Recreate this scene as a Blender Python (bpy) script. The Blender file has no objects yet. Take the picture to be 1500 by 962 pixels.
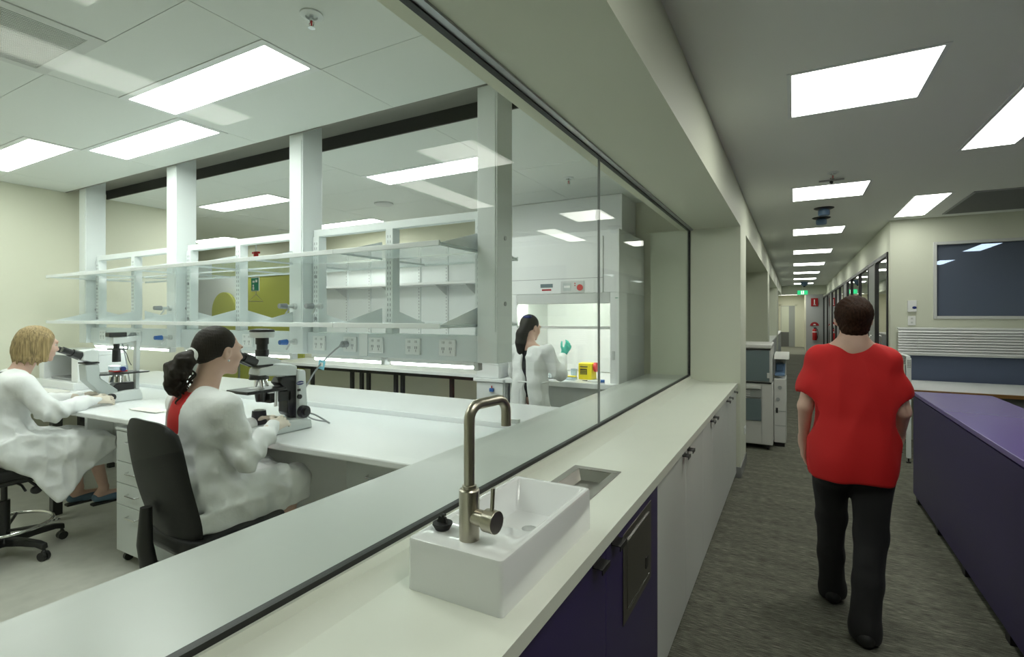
import bpy, math, random
import numpy as np
from mathutils import Vector, Matrix
PI = math.pi
random.seed(5)
COL = bpy.context.scene.collection
SC = bpy.context.scene

# ------------------------------------------------------------------ camera, world, exposure
cd = bpy.data.cameras.new('camera')
cam = bpy.data.objects.new('camera', cd); COL.objects.link(cam)
cam.location = (0, 0, 1.53)
cam.rotation_euler = (PI/2, 0, 0.5037)
cd.sensor_width = 36.0; cd.lens = 36.0*750.7/1500
cd.shift_y = -(481-464.05)/1500
cd.clip_start = 0.02; cd.clip_end = 100
SC.camera = cam
w = bpy.data.worlds.new('world'); SC.world = w; w.use_nodes = True
w.node_tree.nodes['Background'].inputs[0].default_value = (.8, .85, .9, 1)
w.node_tree.nodes['Background'].inputs[1].default_value = 0.05
SC.view_settings.view_transform = 'Standard'
SC.view_settings.look = 'None'
SC.view_settings.exposure = 0.0
SC.view_settings.gamma = 1.0
SC.view_settings.use_curve_mapping = False
PANEL_CORR = 10.0       # strength of the corridor's ceiling panels
PANEL_LAB = 16.0       # strength of the laboratory's ceiling panels

# ------------------------------------------------------------------ materials
def lin(c):
    c = c/255.0
    return c/12.92 if c <= .04045 else ((c+.055)/1.055)**2.4
def S(r, g, b): return (lin(r), lin(g), lin(b))
def nt_new(name):
    m = bpy.data.materials.new(name); m.use_nodes = True
    nt = m.node_tree; b = nt.nodes['Principled BSDF']
    return m, nt, b
def mat(name, col, rough=.5, metal=0.0, spec=.5, var=0.0, vscale=6.0, bump=0.0, bscale=60.0, bstretch=None, coat=0.0, sheen=0.0, vstretch=None):
    m, nt, b = nt_new(name)
    b.inputs['Base Color'].default_value = (*col, 1)
    b.inputs['Roughness'].default_value = rough
    b.inputs['Metallic'].default_value = metal
    b.inputs['Specular IOR Level'].default_value = spec
    if coat: b.inputs['Coat Weight'].default_value = coat; b.inputs['Coat Roughness'].default_value = .08
    if sheen: b.inputs['Sheen Weight'].default_value = sheen
    N, L = nt.nodes, nt.links
    if var or bump: tc = N.new('ShaderNodeTexCoord')
    if var:
        n = N.new('ShaderNodeTexNoise'); n.inputs['Scale'].default_value = vscale; n.inputs['Detail'].default_value = 5
        src = tc.outputs['Object']
        if vstretch:
            mp = N.new('ShaderNodeMapping'); mp.inputs['Scale'].default_value = vstretch
            L.new(src, mp.inputs['Vector']); src = mp.outputs['Vector']
        L.new(src, n.inputs['Vector'])
        r = N.new('ShaderNodeValToRGB'); r.color_ramp.elements[0].position = .3; r.color_ramp.elements[1].position = .7
        r.color_ramp.elements[0].color = (*[max(0, c*(1-var)) for c in col], 1)
        r.color_ramp.elements[1].color = (*[min(1, c*(1+var)) for c in col], 1)
        L.new(n.outputs['Fac'], r.inputs['Fac']); L.new(r.outputs['Color'], b.inputs['Base Color'])
    if bump:
        n2 = N.new('ShaderNodeTexNoise'); n2.inputs['Scale'].default_value = bscale; n2.inputs['Detail'].default_value = 4
        src = tc.outputs['Object']
        if bstretch:
            mp = N.new('ShaderNodeMapping'); mp.inputs['Scale'].default_value = bstretch
            L.new(src, mp.inputs['Vector']); src = mp.outputs['Vector']
        L.new(src, n2.inputs['Vector'])
        bp = N.new('ShaderNodeBump'); bp.inputs['Strength'].default_value = bump; bp.inputs['Distance'].default_value = .004
        L.new(n2.outputs['Fac'], bp.inputs['Height']); L.new(bp.outputs['Normal'], b.inputs['Normal'])
    return m
def emis(name, col, strength, base=(.9, .9, .9)):
    m, nt, b = nt_new(name)
    b.inputs['Base Color'].default_value = (*base, 1)
    b.inputs['Emission Color'].default_value = (*col, 1)
    b.inputs['Emission Strength'].default_value = strength
    return m
def clear_glass(name, tint, body=0.0, bodycol=(.8, .85, .85), refl=1.0, rough=0.0):
    """thin sheet glass: what lies behind it tinted, plus a mirror reflection that grows towards grazing angles"""
    m = bpy.data.materials.new(name); m.use_nodes = True
    nt = m.node_tree; N, L = nt.nodes, nt.links
    N.clear()
    out = N.new('ShaderNodeOutputMaterial')
    tr = N.new('ShaderNodeBsdfTransparent'); tr.inputs[0].default_value = (*tint, 1)
    gl = N.new('ShaderNodeBsdfGlossy'); gl.inputs['Roughness'].default_value = rough; gl.inputs[0].default_value = (1, 1, 1, 1)
    geo = N.new('ShaderNodeNewGeometry')
    dot = N.new('ShaderNodeVectorMath'); dot.operation = 'DOT_PRODUCT'
    L.new(geo.outputs['Normal'], dot.inputs[0]); L.new(geo.outputs['Incoming'], dot.inputs[1])
    ab = N.new('ShaderNodeMath'); ab.operation = 'ABSOLUTE'; L.new(dot.outputs['Value'], ab.inputs[0])
    om = N.new('ShaderNodeMath'); om.operation = 'SUBTRACT'; om.inputs[0].default_value = 1; L.new(ab.outputs[0], om.inputs[1])
    pw = N.new('ShaderNodeMath'); pw.operation = 'POWER'; pw.inputs[1].default_value = 5; L.new(om.outputs[0], pw.inputs[0])
    ml = N.new('ShaderNodeMath'); ml.operation = 'MULTIPLY_ADD'; ml.inputs[1].default_value = .96*refl; ml.inputs[2].default_value = .04*refl
    L.new(pw.outputs[0], ml.inputs[0])
    mx = N.new('ShaderNodeMixShader'); L.new(ml.outputs[0], mx.inputs[0])
    if body:
        df = N.new('ShaderNodeBsdfDiffuse'); df.inputs[0].default_value = (*bodycol, 1)
        m2 = N.new('ShaderNodeMixShader'); m2.inputs[0].default_value = body
        L.new(tr.outputs[0], m2.inputs[1]); L.new(df.outputs[0], m2.inputs[2]); L.new(m2.outputs[0], mx.inputs[1])
    else:
        L.new(tr.outputs[0], mx.inputs[1])
    L.new(gl.outputs[0], mx.inputs[2]); L.new(mx.outputs[0], out.inputs['Surface'])
    return m
def carpet_mat():
    m, nt, b = nt_new('carpet'); N, L = nt.nodes, nt.links
    tc = N.new('ShaderNodeTexCoord')
    def nz(scale, st, det=3):
        mp = N.new('ShaderNodeMapping'); mp.inputs['Scale'].default_value = st
        L.new(tc.outputs['Object'], mp.inputs['Vector'])
        n = N.new('ShaderNodeTexNoise'); n.inputs['Scale'].default_value = scale; n.inputs['Detail'].default_value = det
        L.new(mp.outputs['Vector'], n.inputs['Vector']); return n
    a = nz(1.0, (18, 190, 1)); c = nz(1.0, (2.0, 13, 1), 4); e = nz(420, (1, 1, 1), 2)
    ad = N.new('ShaderNodeMath'); ad.operation = 'MULTIPLY_ADD'; ad.inputs[1].default_value = .55
    L.new(a.outputs['Fac'], ad.inputs[0])
    m1 = N.new('ShaderNodeMath'); m1.operation = 'MULTIPLY'; m1.inputs[1].default_value = .16; L.new(c.outputs['Fac'], m1.inputs[0])
    L.new(m1.outputs[0], ad.inputs[2])
    a2 = N.new('ShaderNodeMath'); a2.operation = 'MULTIPLY_ADD'; a2.inputs[1].default_value = .42
    L.new(e.outputs['Fac'], a2.inputs[0]); L.new(ad.outputs[0], a2.inputs[2])
    r = N.new('ShaderNodeValToRGB')
    els = r.color_ramp.elements
    els[0].position = .38; els[0].color = (.040, .041, .032, 1)
    els[1].position = .78; els[1].color = (.36, .36, .29, 1)
    x = els.new(.56); x.color = (.125, .126, .102, 1)
    L.new(a2.outputs[0], r.inputs['Fac']); L.new(r.outputs['Color'], b.inputs['Base Color'])
    b.inputs['Roughness'].default_value = .95; b.inputs['Specular IOR Level'].default_value = .1
    bp = N.new('ShaderNodeBump'); bp.inputs['Strength'].default_value = .5; bp.inputs['Distance'].default_value = .004
    L.new(a2.outputs[0], bp.inputs['Height']); L.new(bp.outputs['Normal'], b.inputs['Normal'])
    return m
M = {}
M['carpet'] = carpet_mat()
M['vinyl'] = mat('vinyl_floor', (.47, .47, .42), .38, var=.07, vscale=14)
M['cream'] = mat('cream_paint', (.70, .70, .57), .6, bump=.03, bscale=180)
M['corrwall'] = mat('corridor_paint', (.66, .69, .575), .6, bump=.03, bscale=180)
M['ceilcorr'] = mat('corridor_ceiling_paint', (.82, .85, .815), .75)
M['ceiltile'] = mat('ceiling_panel', (.78, .81, .78), .7, bump=.03, bscale=220)
M['grid'] = mat('ceiling_grid_gap', (.42, .44, .42), .7)
M['slot'] = mat('dark_slot', (.022, .022, .020), .5)
M['slotmetal'] = mat('dark_slot_metal', (.22, .215, .19), .5)
M['white'] = mat('white_laminate', (.80, .82, .82), .3)
M['sill'] = mat('window_ledge_laminate', (.48, .505, .48), .3)
M['fascia'] = mat('power_panel_fascia', (.68, .73, .74), .4)
M['benchtop'] = mat('bench_top', (.83, .85, .86), .25, var=.015, vscale=3)
M['whitemetal'] = mat('white_powder_coat', (.76, .80, .80), .38)
M['counter'] = mat('counter_solid_surface', (.77, .80, .71), .3, var=.01)
M['doorwhite'] = mat('cabinet_white', (.66, .69, .655), .35)
M['purple'] = mat('purple_laminate', (.030, .017, .098), .32, spec=.4)
M['purplesheen'] = mat('purple_top_sheen', (.17, .12, .35), .22, spec=.6)  # paler base colour stands in for the reflected sheen on the top
M['black'] = mat('black_plastic', (.013, .013, .014), .4)
M['blackrub'] = mat('black_rubber', (.01, .01, .01), .6)
M['gasket'] = mat('black_gasket', (.008, .009, .008), .5)
M['uphol'] = mat('black_vinyl_upholstery', (.011, .011, .012), .55, spec=.3, bump=.08, bscale=260)
M['handle'] = mat('black_handle', (.018, .017, .018), .35, metal=.3)
M['steel'] = mat('brushed_steel', (.46, .43, .36), .3, metal=1.0, bump=.06, bscale=40, bstretch=(20, 20, 1))
M['steelflat'] = mat('stainless_sheet', (.33, .32, .29), .30, metal=.9, bump=.05, bscale=30, bstretch=(1, 30, 30))
M['darksteel'] = mat('dark_stainless', (.17, .16, .14), .34, metal=.85, bump=.05, bscale=30, bstretch=(1, 1, 30))
M['chrome'] = mat('chrome', (.75, .75, .75), .12, metal=1.0)
M['ceramic'] = mat('white_ceramic', (.84, .86, .86), .08, coat=.6)
M['ped'] = mat('grey_drawer', (.55, .58, .57), .35)
M['greywall'] = mat('grey_panel', (.48, .50, .50), .5)
M['frame'] = mat('dark_aluminium', (.05, .05, .052), .4, metal=.4)
M['alu'] = mat('silver_aluminium', (.42, .43, .44), .35, metal=.7)
M['greypl'] = mat('grey_plastic', (.30, .31, .32), .45)
M['lightgrey'] = mat('light_grey_plastic', (.60, .62, .61), .4)
M['copier'] = mat('copier_plastic', (.62, .63, .60), .45)
M['copdark'] = mat('copier_panel_grey', (.15, .20, .215), .4)
M['copmid'] = mat('copier_mid_grey', (.33, .35, .34), .45)
M['copblue'] = mat('copier_blue', (.13, .22, .36), .35)
M['scope'] = mat('microscope_enamel', (.66, .70, .69), .3)
M['scopegreen'] = mat('microscope_grey', (.50, .55, .54), .35)
M['lens'] = mat('microscope_black', (.012, .012, .013), .3)
M['blue'] = mat('blue_plastic', (.03, .13, .42), .35)
M['paleblue'] = mat('pale_blue_tag', (.25, .62, .78), .5)
M['navy'] = mat('blue_badge', (.012, .025, .16), .3)
M['red'] = mat('red_plastic', (.55, .02, .02), .35)
M['redsign'] = mat('red_sign', (.38, .012, .016), .45)
M['green'] = mat('olive_green_paint', (.40, .42, .085), .55)
M['green2'] = mat('olive_green_screen', (.46, .48, .13), .55)
M['signgreen'] = mat('safety_green', (.02, .25, .15), .45)
M['teal'] = mat('teal_glove', (.05, .48, .38), .45)
M['yellow'] = mat('yellow_bin', (.80, .66, .01), .35)
M['wood'] = mat('wood_edge', (.22, .11, .03), .45, var=.2, vscale=20, vstretch=(1, 12, 12))
M['bluepane'] = clear_glass('blue_tinted_pane', (.55, .62, .74), body=.5, bodycol=(.20, .235, .31), refl=.6)
M['bluewall'] = mat('blue_grey_wall', (.20, .25, .34), .6)
M['blueboard'] = mat('blue_pinboard', (.085, .11, .18), .6, bump=.1, bscale=300)
M['ventgrey'] = mat('vent_grey', (.14, .145, .14), .6)
M['ventwhite'] = mat('vent_slat', (.66, .68, .66), .5)
M['ventback'] = mat('vent_back', (.38, .40, .38), .6)
M['coat'] = mat('white_gown_cloth', (.84, .855, .855), .8, bump=.45, bscale=9, sheen=.1)
for nd in M['coat'].node_tree.nodes:
    if nd.type == 'BUMP': nd.inputs['Distance'].default_value = .02
M['skin'] = mat('skin', (.66, .43, .34), .5, var=.05, vscale=12)
M['skintan'] = mat('skin_tan', (.40, .19, .115), .5, var=.06, vscale=12)
M['lips'] = mat('lips', (.46, .13, .12), .45)
M['eyewhite'] = mat('eye', (.55, .5, .48), .2)
M['glove'] = mat('latex_glove', (.70, .62, .52), .5, bump=.1, bscale=150)
M['blond'] = mat('blond_hair', (.34, .25, .125), .55, spec=.25, var=.5, vscale=3, vstretch=(45, 45, 3), bump=.5, bscale=4, bstretch=(45, 45, 3))
M['brunette'] = mat('dark_brown_hair', (.014, .009, .006), .55, spec=.22, var=.5, vscale=3, vstretch=(40, 40, 6), bump=.5, bscale=4, bstretch=(40, 40, 6))
M['brown'] = mat('brown_hair', (.030, .013, .007), .65, spec=.12, var=.5, vscale=3, vstretch=(45, 45, 8), bump=.4, bscale=4, bstretch=(45, 45, 8))
M['blackhair'] = mat('black_hair', (.022, .020, .017), .55, spec=.25, var=.4, vscale=3, vstretch=(50, 50, 3), bump=.4, bscale=4, bstretch=(50, 50, 3))
M['redcloth'] = mat('red_cloth', (.58, .008, .009), .75, bump=.08, bscale=420)
M['blackcloth'] = mat('black_cloth', (.007, .007, .008), .8, sheen=.05)
M['slate'] = mat('slate_blue_shoe', (.10, .17, .24), .6)
M['white_print'] = mat('white_print', (.85, .85, .85), .5)
M['darkprint'] = mat('dark_print', (.03, .035, .03), .5)
M['paper'] = mat('paper', (.74, .73, .68), .7)
M['floorgrey'] = mat('corridor_end_floor', (.22, .22, .18), .8)
M['glass'] = clear_glass('window_glass', (.962, .985, .966), refl=.28)
M['shelfglass'] = clear_glass('shelf_glass', (.92, .96, .95), body=.38, bodycol=(.84, .89, .89), refl=1.0)
M['corrglass'] = clear_glass('corridor_glass', (.80, .84, .86), refl=1.6)
M['clearplastic'] = clear_glass('clear_plastic', (.86, .92, .96), body=.25, bodycol=(.7, .8, .9), refl=1.0)
M['lampcorr'] = emis('corridor_light_diffuser', (.985, 1.0, .905), PANEL_CORR)
M['lamplab'] = emis('lab_light_diffuser', (.97, 1.0, .96), PANEL_LAB)
M['striplamp'] = emis('bench_strip_lamp', (.95, 1.0, .98), 11.0)
M['hoodlamp'] = emis('hood_lamp', (1.0, 1.0, .90), 50.0)
M['exitgreen'] = emis('exit_sign_green', (.02, .62, .22), 1.0, (.02, .3, .1))
M['exitwhite'] = emis('exit_sign_white', (.9, 1, .9), 1.2)

# ------------------------------------------------------------------ mesh builder
OFF = {}
class MB:
    def __init__(s): s.v = []; s.f = []
    def add(s, vs, fs):
        n = len(s.v); s.v += [tuple(float(c) for c in q) for q in vs]; s.f += [tuple(i+n for i in f) for f in fs]; return s
    def box(s, x0, x1, y0, y1, z0, z1):
        return s.add([(x0,y0,z0),(x1,y0,z0),(x1,y1,z0),(x0,y1,z0),(x0,y0,z1),(x1,y0,z1),(x1,y1,z1),(x0,y1,z1)],
                     [(0,3,2,1),(4,5,6,7),(0,1,5,4),(1,2,6,5),(2,3,7,6),(3,0,4,7)])
    def cyl(s, a, b, r, r2=None, n=16):
        a = Vector(a); b = Vector(b); r2 = r if r2 is None else r2
        d = (b-a).normalized(); t = Vector((0,0,1)) if abs(d.z) < .9 else Vector((1,0,0))
        u = d.cross(t).normalized(); w_ = d.cross(u)
        vs = []
        for c, rr in ((a, r), (b, r2)):
            for i in range(n):
                q = 2*PI*i/n; vs.append(c + u*math.cos(q)*rr + w_*math.sin(q)*rr)
        fs = [(i, (i+1) % n, n+(i+1) % n, n+i) for i in range(n)]
        fs += [tuple(range(n-1, -1, -1)), tuple(range(n, 2*n))]
        return s.add(vs, fs)
    def tube(s, pts, r, n=10, closed=False):
        P = [Vector(p) for p in pts]; m = len(P); vs = []; prev = None
        rr = r if isinstance(r, (list, tuple)) else [r]*m
        for i, p in enumerate(P):
            if closed: d = (P[(i+1) % m]-P[i-1]).normalized()
            else: d = (P[min(i+1, m-1)]-P[max(i-1, 0)]).normalized()
            if prev is None:
                t = Vector((0,0,1)) if abs(d.z) < .9 else Vector((1,0,0)); u = d.cross(t).normalized()
            else: u = (prev - d*prev.dot(d)).normalized()
            prev = u; w_ = d.cross(u)
            for k in range(n):
                q = 2*PI*k/n; vs.append(p+u*math.cos(q)*rr[i]+w_*math.sin(q)*rr[i])
        fs = []
        for i in range(m if closed else m-1):
            j = (i+1) % m
            for k in range(n): fs.append((i*n+k, i*n+(k+1) % n, j*n+(k+1) % n, j*n+k))
        if not closed: fs += [tuple(range(n-1, -1, -1)), tuple(range((m-1)*n, m*n))]
        return s.add(vs, fs)
    def prism(s, poly, axis, a0, a1):
        area = sum(poly[i][0]*poly[(i+1) % len(poly)][1]-poly[(i+1) % len(poly)][0]*poly[i][1] for i in range(len(poly)))
        if area < 0: poly = poly[::-1]
        n = len(poly)
        def mk(p, a): return {'x': (a, p[0], p[1]), 'y': (p[1], a, p[0]), 'z': (p[0], p[1], a)}[axis]
        vs = [mk(p, a0) for p in poly]+[mk(p, a1) for p in poly]
        fs = [tuple(range(n-1, -1, -1)), tuple(range(n, 2*n))]+[(i, (i+1) % n, n+(i+1) % n, n+i) for i in range(n)]
        return s.add(vs, fs)      # note: axis 'y' takes (z, x) pairs
    def sphere(s, c, r, n=16, m=10):
        if not isinstance(r, (tuple, list)): r = (r, r, r)
        vs = [(c[0], c[1], c[2]-r[2])]
        for j in range(1, m):
            t = -PI/2+PI*j/m
            for i in range(n):
                q = 2*PI*i/n; vs.append((c[0]+r[0]*math.cos(t)*math.cos(q), c[1]+r[1]*math.cos(t)*math.sin(q), c[2]+r[2]*math.sin(t)))
        vs.append((c[0], c[1], c[2]+r[2])); top = len(vs)-1
        fs = [(0, 1+(i+1) % n, 1+i) for i in range(n)]
        for j in range(m-2):
            for i in range(n): fs.append((1+j*n+i, 1+j*n+(i+1) % n, 1+(j+1)*n+(i+1) % n, 1+(j+1)*n+i))
        fs += [(1+(m-2)*n+i, 1+(m-2)*n+(i+1) % n, top) for i in range(n)]
        return s.add(vs, fs)
    def lathe(s, prof, c, n=24, axis='z'):
        vs = []; fs = []
        def mk(r, h, q):
            a, b = r*math.cos(q), r*math.sin(q)
            return {'z': (c[0]+a, c[1]+b, c[2]+h), 'y': (c[0]+b, c[1]+h, c[2]+a), 'x': (c[0]+h, c[1]+a, c[2]+b)}[axis]
        for r, h in prof:
            for i in range(n): vs.append(mk(r, h, 2*PI*i/n))
        m = len(prof)
        for j in range(m-1):
            for i in range(n): fs.append((j*n+i, j*n+(i+1) % n, (j+1)*n+(i+1) % n, (j+1)*n+i))
        fs += [tuple(range(n-1, -1, -1)), tuple(range((m-1)*n, m*n))]
        return s.add(vs, fs)
    def xform(s, mx, start=0):
        for i in range(start, len(s.v)): s.v[i] = tuple(mx @ Vector(s.v[i]))
        return s
    def build(s, name, m, parent=None, bevel=0.0, seg=2, ang=38):
        return mesh_obj(name, s.v, s.f, m, parent, bevel, seg, ang)
def mesh_obj(name, v, f, m, parent=None, bevel=0.0, seg=2, ang=38):
    off = Vector((0, 0, 0))
    if parent is not None: off = OFF.get(parent.name, Vector((0, 0, 0)))
    else:
        A = np.array(v); off = Vector((float((A[:,0].min()+A[:,0].max())/2), float((A[:,1].min()+A[:,1].max())/2), float(A[:,2].min())))
    A = np.array(v, dtype=np.float64)-np.array(off)
    me = bpy.data.meshes.new(name); me.from_pydata(A.tolist(), [], list(f) if not isinstance(f, np.ndarray) else f.tolist())
    me.update()
    me.polygons.foreach_set('use_smooth', [True]*len(me.polygons))
    if ang < 180: me.set_sharp_from_angle(angle=math.radians(ang))
    o = bpy.data.objects.new(name, me); COL.objects.link(o)
    for q in (m if isinstance(m, (list, tuple)) else [m]): me.materials.append(M[q] if isinstance(q, str) else q)
    if parent is None: o.location = off; OFF[o.name] = off
    else: o.parent = parent; OFF[o.name] = off
    if bevel:
        b = o.modifiers.new('bevel', 'BEVEL'); b.width = bevel; b.segments = seg; b.limit_method = 'ANGLE'; b.angle_limit = math.radians(40)
    return o
def tag(o, label, cat=None, group=None, kind=None):
    o['label'] = label
    if cat: o['category'] = cat
    if group: o['group'] = group
    if kind: o['kind'] = kind
    return o
def thing(name, label, cat, loc=(0, 0, 0), group=None, world=True, kind=None, rotz=0):
    """an Empty at the thing's base; its parts are then given in world coordinates (world) or around that base"""
    o = bpy.data.objects.new(name, None); COL.objects.link(o); o.location = loc; o.empty_display_size = .1
    o.rotation_euler = (0, 0, rotz)
    OFF[o.name] = Vector(loc) if world else Vector((0, 0, 0))
    return tag(o, label, cat, group, kind)
def dup(root, loc, label, rotz=None, group=None):
    r = root.copy(); COL.objects.link(r); r.location = loc; r['label'] = label
    if rotz is not None: r.rotation_euler = (0, 0, rotz)
    if group: r['group'] = group
    for ch in list(root.children):
        c = ch.copy(); COL.objects.link(c); c.parent = r
        for g in ch.children:
            d = g.copy(); COL.objects.link(d); d.parent = c
    return r
def B(*a): return MB().box(*a)
def text_part(txt, size, m, parent, loc, rot, depth=.0006):
    cu = bpy.data.curves.new('lettering', 'FONT'); cu.body = txt; cu.size = size; cu.align_x = 'CENTER'; cu.align_y = 'CENTER'; cu.extrude = depth
    t = bpy.data.objects.new('t', cu); COL.objects.link(t)
    dg = bpy.context.evaluated_depsgraph_get(); me = bpy.data.meshes.new_from_object(t.evaluated_get(dg))
    bpy.data.objects.remove(t)
    mx = Matrix.Translation(Vector(loc)-OFF.get(parent.name, Vector((0,0,0)))) @ Matrix(rot).to_4x4() if not isinstance(rot, Matrix) else Matrix.Translation(Vector(loc)-OFF.get(parent.name, Vector((0,0,0)))) @ rot.to_4x4()
    me.transform(mx); me.materials.clear(); me.materials.append(M[m])
    o = bpy.data.objects.new('lettering', me); COL.objects.link(o); o.parent = parent
    return o
def bez(p0, p1, p2, p3, n=10):
    p0, p1, p2, p3 = map(Vector, (p0, p1, p2, p3)); out = []
    for i in range(n+1):
        t = i/n; out.append(p0*(1-t)**3+p1*3*t*(1-t)**2+p2*3*t*t*(1-t)+p3*t**3)
    return out
def rrect(x0, x1, y0, y1, r, n=5):
    out = []
    for cx, cy, a in ((x1-r, y1-r, 0), (x0+r, y1-r, 90), (x0+r, y0+r, 180), (x1-r, y0+r, 270)):
        for i in range(n+1):
            q = math.radians(a+90*i/n); out.append((cx+r*math.cos(q), cy+r*math.sin(q)))
    return out
def zx(poly): return [(p[1], p[0]) for p in poly]    # (x, z) outline -> order for prism axis 'y'
# ------------------------------------------------------------------ the setting
GX = -0.918          # plane of the laboratory's glass wall
def struct(name, mb, m, label, cat, bevel=0.0):
    return tag(mb.build(name, m, None, bevel), label, cat, None, 'structure')
struct('floor', B(-9.7, -.93, -1.6, 5.5, -.05, 0), 'vinyl', 'pale speckled vinyl floor of the laboratory', 'floor')
struct('floor.001', B(-.93, 4.3, -2.6, 24.0, -.05, 0), 'carpet', 'grey striped carpet running the length of the corridor', 'floor')
struct('floor.002', B(-2.2, 2.4, 24.0, 30.2, -.05, 0), 'floorgrey', 'darker carpet beyond the far end of the corridor', 'floor')
struct('ceiling.001', B(-.45, 4.3, -2.6, 23.0, 2.75, 2.85), 'ceilcorr', 'plain grey plasterboard ceiling over the corridor', 'ceiling')
struct('ceiling.002', B(-2.2, 2.4, 23.0, 30.2, 2.62, 2.72), 'ceilcorr', 'lower ceiling beyond the exit sign', 'ceiling')
# corridor left wall: bulkhead, piers, low walls under the recesses
struct('wall_bulkhead', B(-.93, -.45, -2.6, 23.0, 2.395, 2.85), 'corrwall', 'cream bulkhead along the top of the corridor wall', 'wall')
struct('wall_pier', B(-1.30, -.45, 5.32, 5.94, 0, 2.395), 'corrwall', 'cream pier at the end of the long white counter', 'wall')
struct('wall_pier.001', B(-.93, -.45, 11.0, 11.75, 0, 2.395), 'corrwall', 'second cream pier down the corridor behind the photocopier', 'wall')
struct('wall_pier.002', B(-.93, -.45, 17.2, 18.2, 0, 2.395), 'corrwall', 'third cream pier down the corridor', 'wall')
struct('wall_recess', B(-1.02, -.93, 5.94, 24, 0, 2.395), 'corrwall', 'cream back wall of the corridor recesses', 'wall')
for a, b, n in ((11.75, 17.2, ''), (18.2, 23.0, '.001')):
    struct('wall_low'+n, B(-.60, -.47, a, b, 0, .94), 'greywall', 'grey low wall in the %s recess down the corridor' % ('third' if not n else 'farthest'), 'wall')
    struct('trim_%d' % (1 if not n else 2), B(-.93, -.455, a, b, .94, .975), 'white', 'white ledge on top of the low wall in the %s recess' % ('third' if not n else 'farthest'), 'ledge')
struct('baseboard_pier', MB().box(-.52, -.443, 5.312, 5.32, 0, .10).box(-.45, -.443, 5.32, 5.95, 0, .10), 'alu', 'metal skirting around the foot of the first pier', 'skirting')
# end of the corridor
struct('wall_end', B(-.93, 1.2, 22.95, 23.1, 2.40, 2.80), 'corrwall', 'cream bulkhead across the corridor behind the exit sign', 'wall')
struct('wall_end.001', B(.43, 1.30, 25.0, 25.15, 0, 2.62), 'greywall', 'pale grey wall carrying the fire extinguisher', 'wall')
struct('wall_end.002', B(-2.2, 2.4, 30.0, 30.2, 0, 2.72), 'cream', 'cream wall closing the far end of the corridor', 'wall')
struct('wall_end.003', B(-2.3, -2.2, 24, 30.2, 0, 2.72), 'cream', 'cream side wall left of the far lobby', 'wall')
struct('wall_end.004', B(-2.3, -.93, 23.95, 24.05, 0, 2.72), 'cream', 'cream return wall beside the far lobby', 'wall')
struct('wall_end.005', B(.43, .55, 25.15, 30.0, 0, 2.72), 'cream', 'cream side wall right of the far lobby', 'wall')
dr = thing('door_1', 'half open pale door in the far lobby', 'door', (-.2, 29.9, 0), kind='structure')
B(-.62, .02, 29.95, 29.99, 0, 2.1).build('door_opening', 'copmid', dr)
for x0, x1 in ((-.70, -.62), (.02, .10)): B(x0, x1, 29.93, 29.99, 0, 2.17).build('door_frame', 'cream', dr)
B(-.70, .10, 29.93, 29.99, 2.10, 2.17).build('door_frame', 'cream', dr)
B(-.60, -.25, 29.90, 29.935, .75, 2.08).build('door_leaf', 'corrwall', dr)
B(-.60, -.25, 29.90, 29.935, 0.02, .75).build('kick_panel', 'ventgrey', dr)
# corridor right wall: header, glazing
struct('wall_right', B(1.06, 1.18, 8.12, 25.0, 2.37, 2.80), 'corrwall', 'cream wall above the glazed offices on the right of the corridor', 'wall')
wg = thing('window_4', 'dark framed full height office glazing along the right of the corridor', 'window', (1.1, 16, 0), kind='structure')
posts = [8.17, 9.28, 10.1, 11.47, 13.04, 14.0, 14.95, 16.3, 17.8, 19.5, 20.4, 22.2, 24.9]
for y in posts: B(1.045, 1.11, y-.03, y+.03, 0, 2.37).build('post', 'frame', wg)
B(1.045, 1.11, 8.13, 25.0, 2.32, 2.37).build('top_rail', 'frame', wg)
B(1.045, 1.11, 8.13, 25.0, 0, .06).build('bottom_rail', 'frame', wg)
for i in range(len(posts)-1):
    y0, y1 = posts[i]+.03, posts[i+1]-.03
    if i in (1, 5, 9): 
        dl = B(1.055, 1.095, y0, y1, .06, 2.32).build('door_leaf', 'greywall', wg)
        MB().tube([(1.04, y0+.12, 1.0), (1.0, y0+.12, 1.0), (1.0, y0+.12, 1.25), (1.04, y0+.12, 1.25)], .010).build('handle', 'chrome', dl)
    else: B(1.07, 1.08, y0, y1, .06, 2.32).build('pane', 'corrglass', wg)
struct('wall_office', B(4.3, 4.4, 8.12, 25, 0, 2.8), 'bluewall', 'blue grey far wall seen through the office glazing', 'wall')
struct('wall_partition', B(1.2, 4.3, 19.0, 19.1, 0, 2.8), 'bluewall', 'blue grey cross wall deep inside the glazed offices', 'wall')
struct('ceiling.003', B(1.06, 4.4, 8.1, 25, 2.75, 2.8), 'ceiltile', 'white ceiling of the glazed offices', 'ceiling')
struct('floor.004', B(1.18, 4.3, 8.12, 24, 0, .004), 'carpet', 'carpet inside the glazed offices', 'floor')
struct('floor.003', B(1.2, 3.5, 24, 25, -.05, 0), 'carpet', 'strip of carpet in the farthest office', 'floor')
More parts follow.
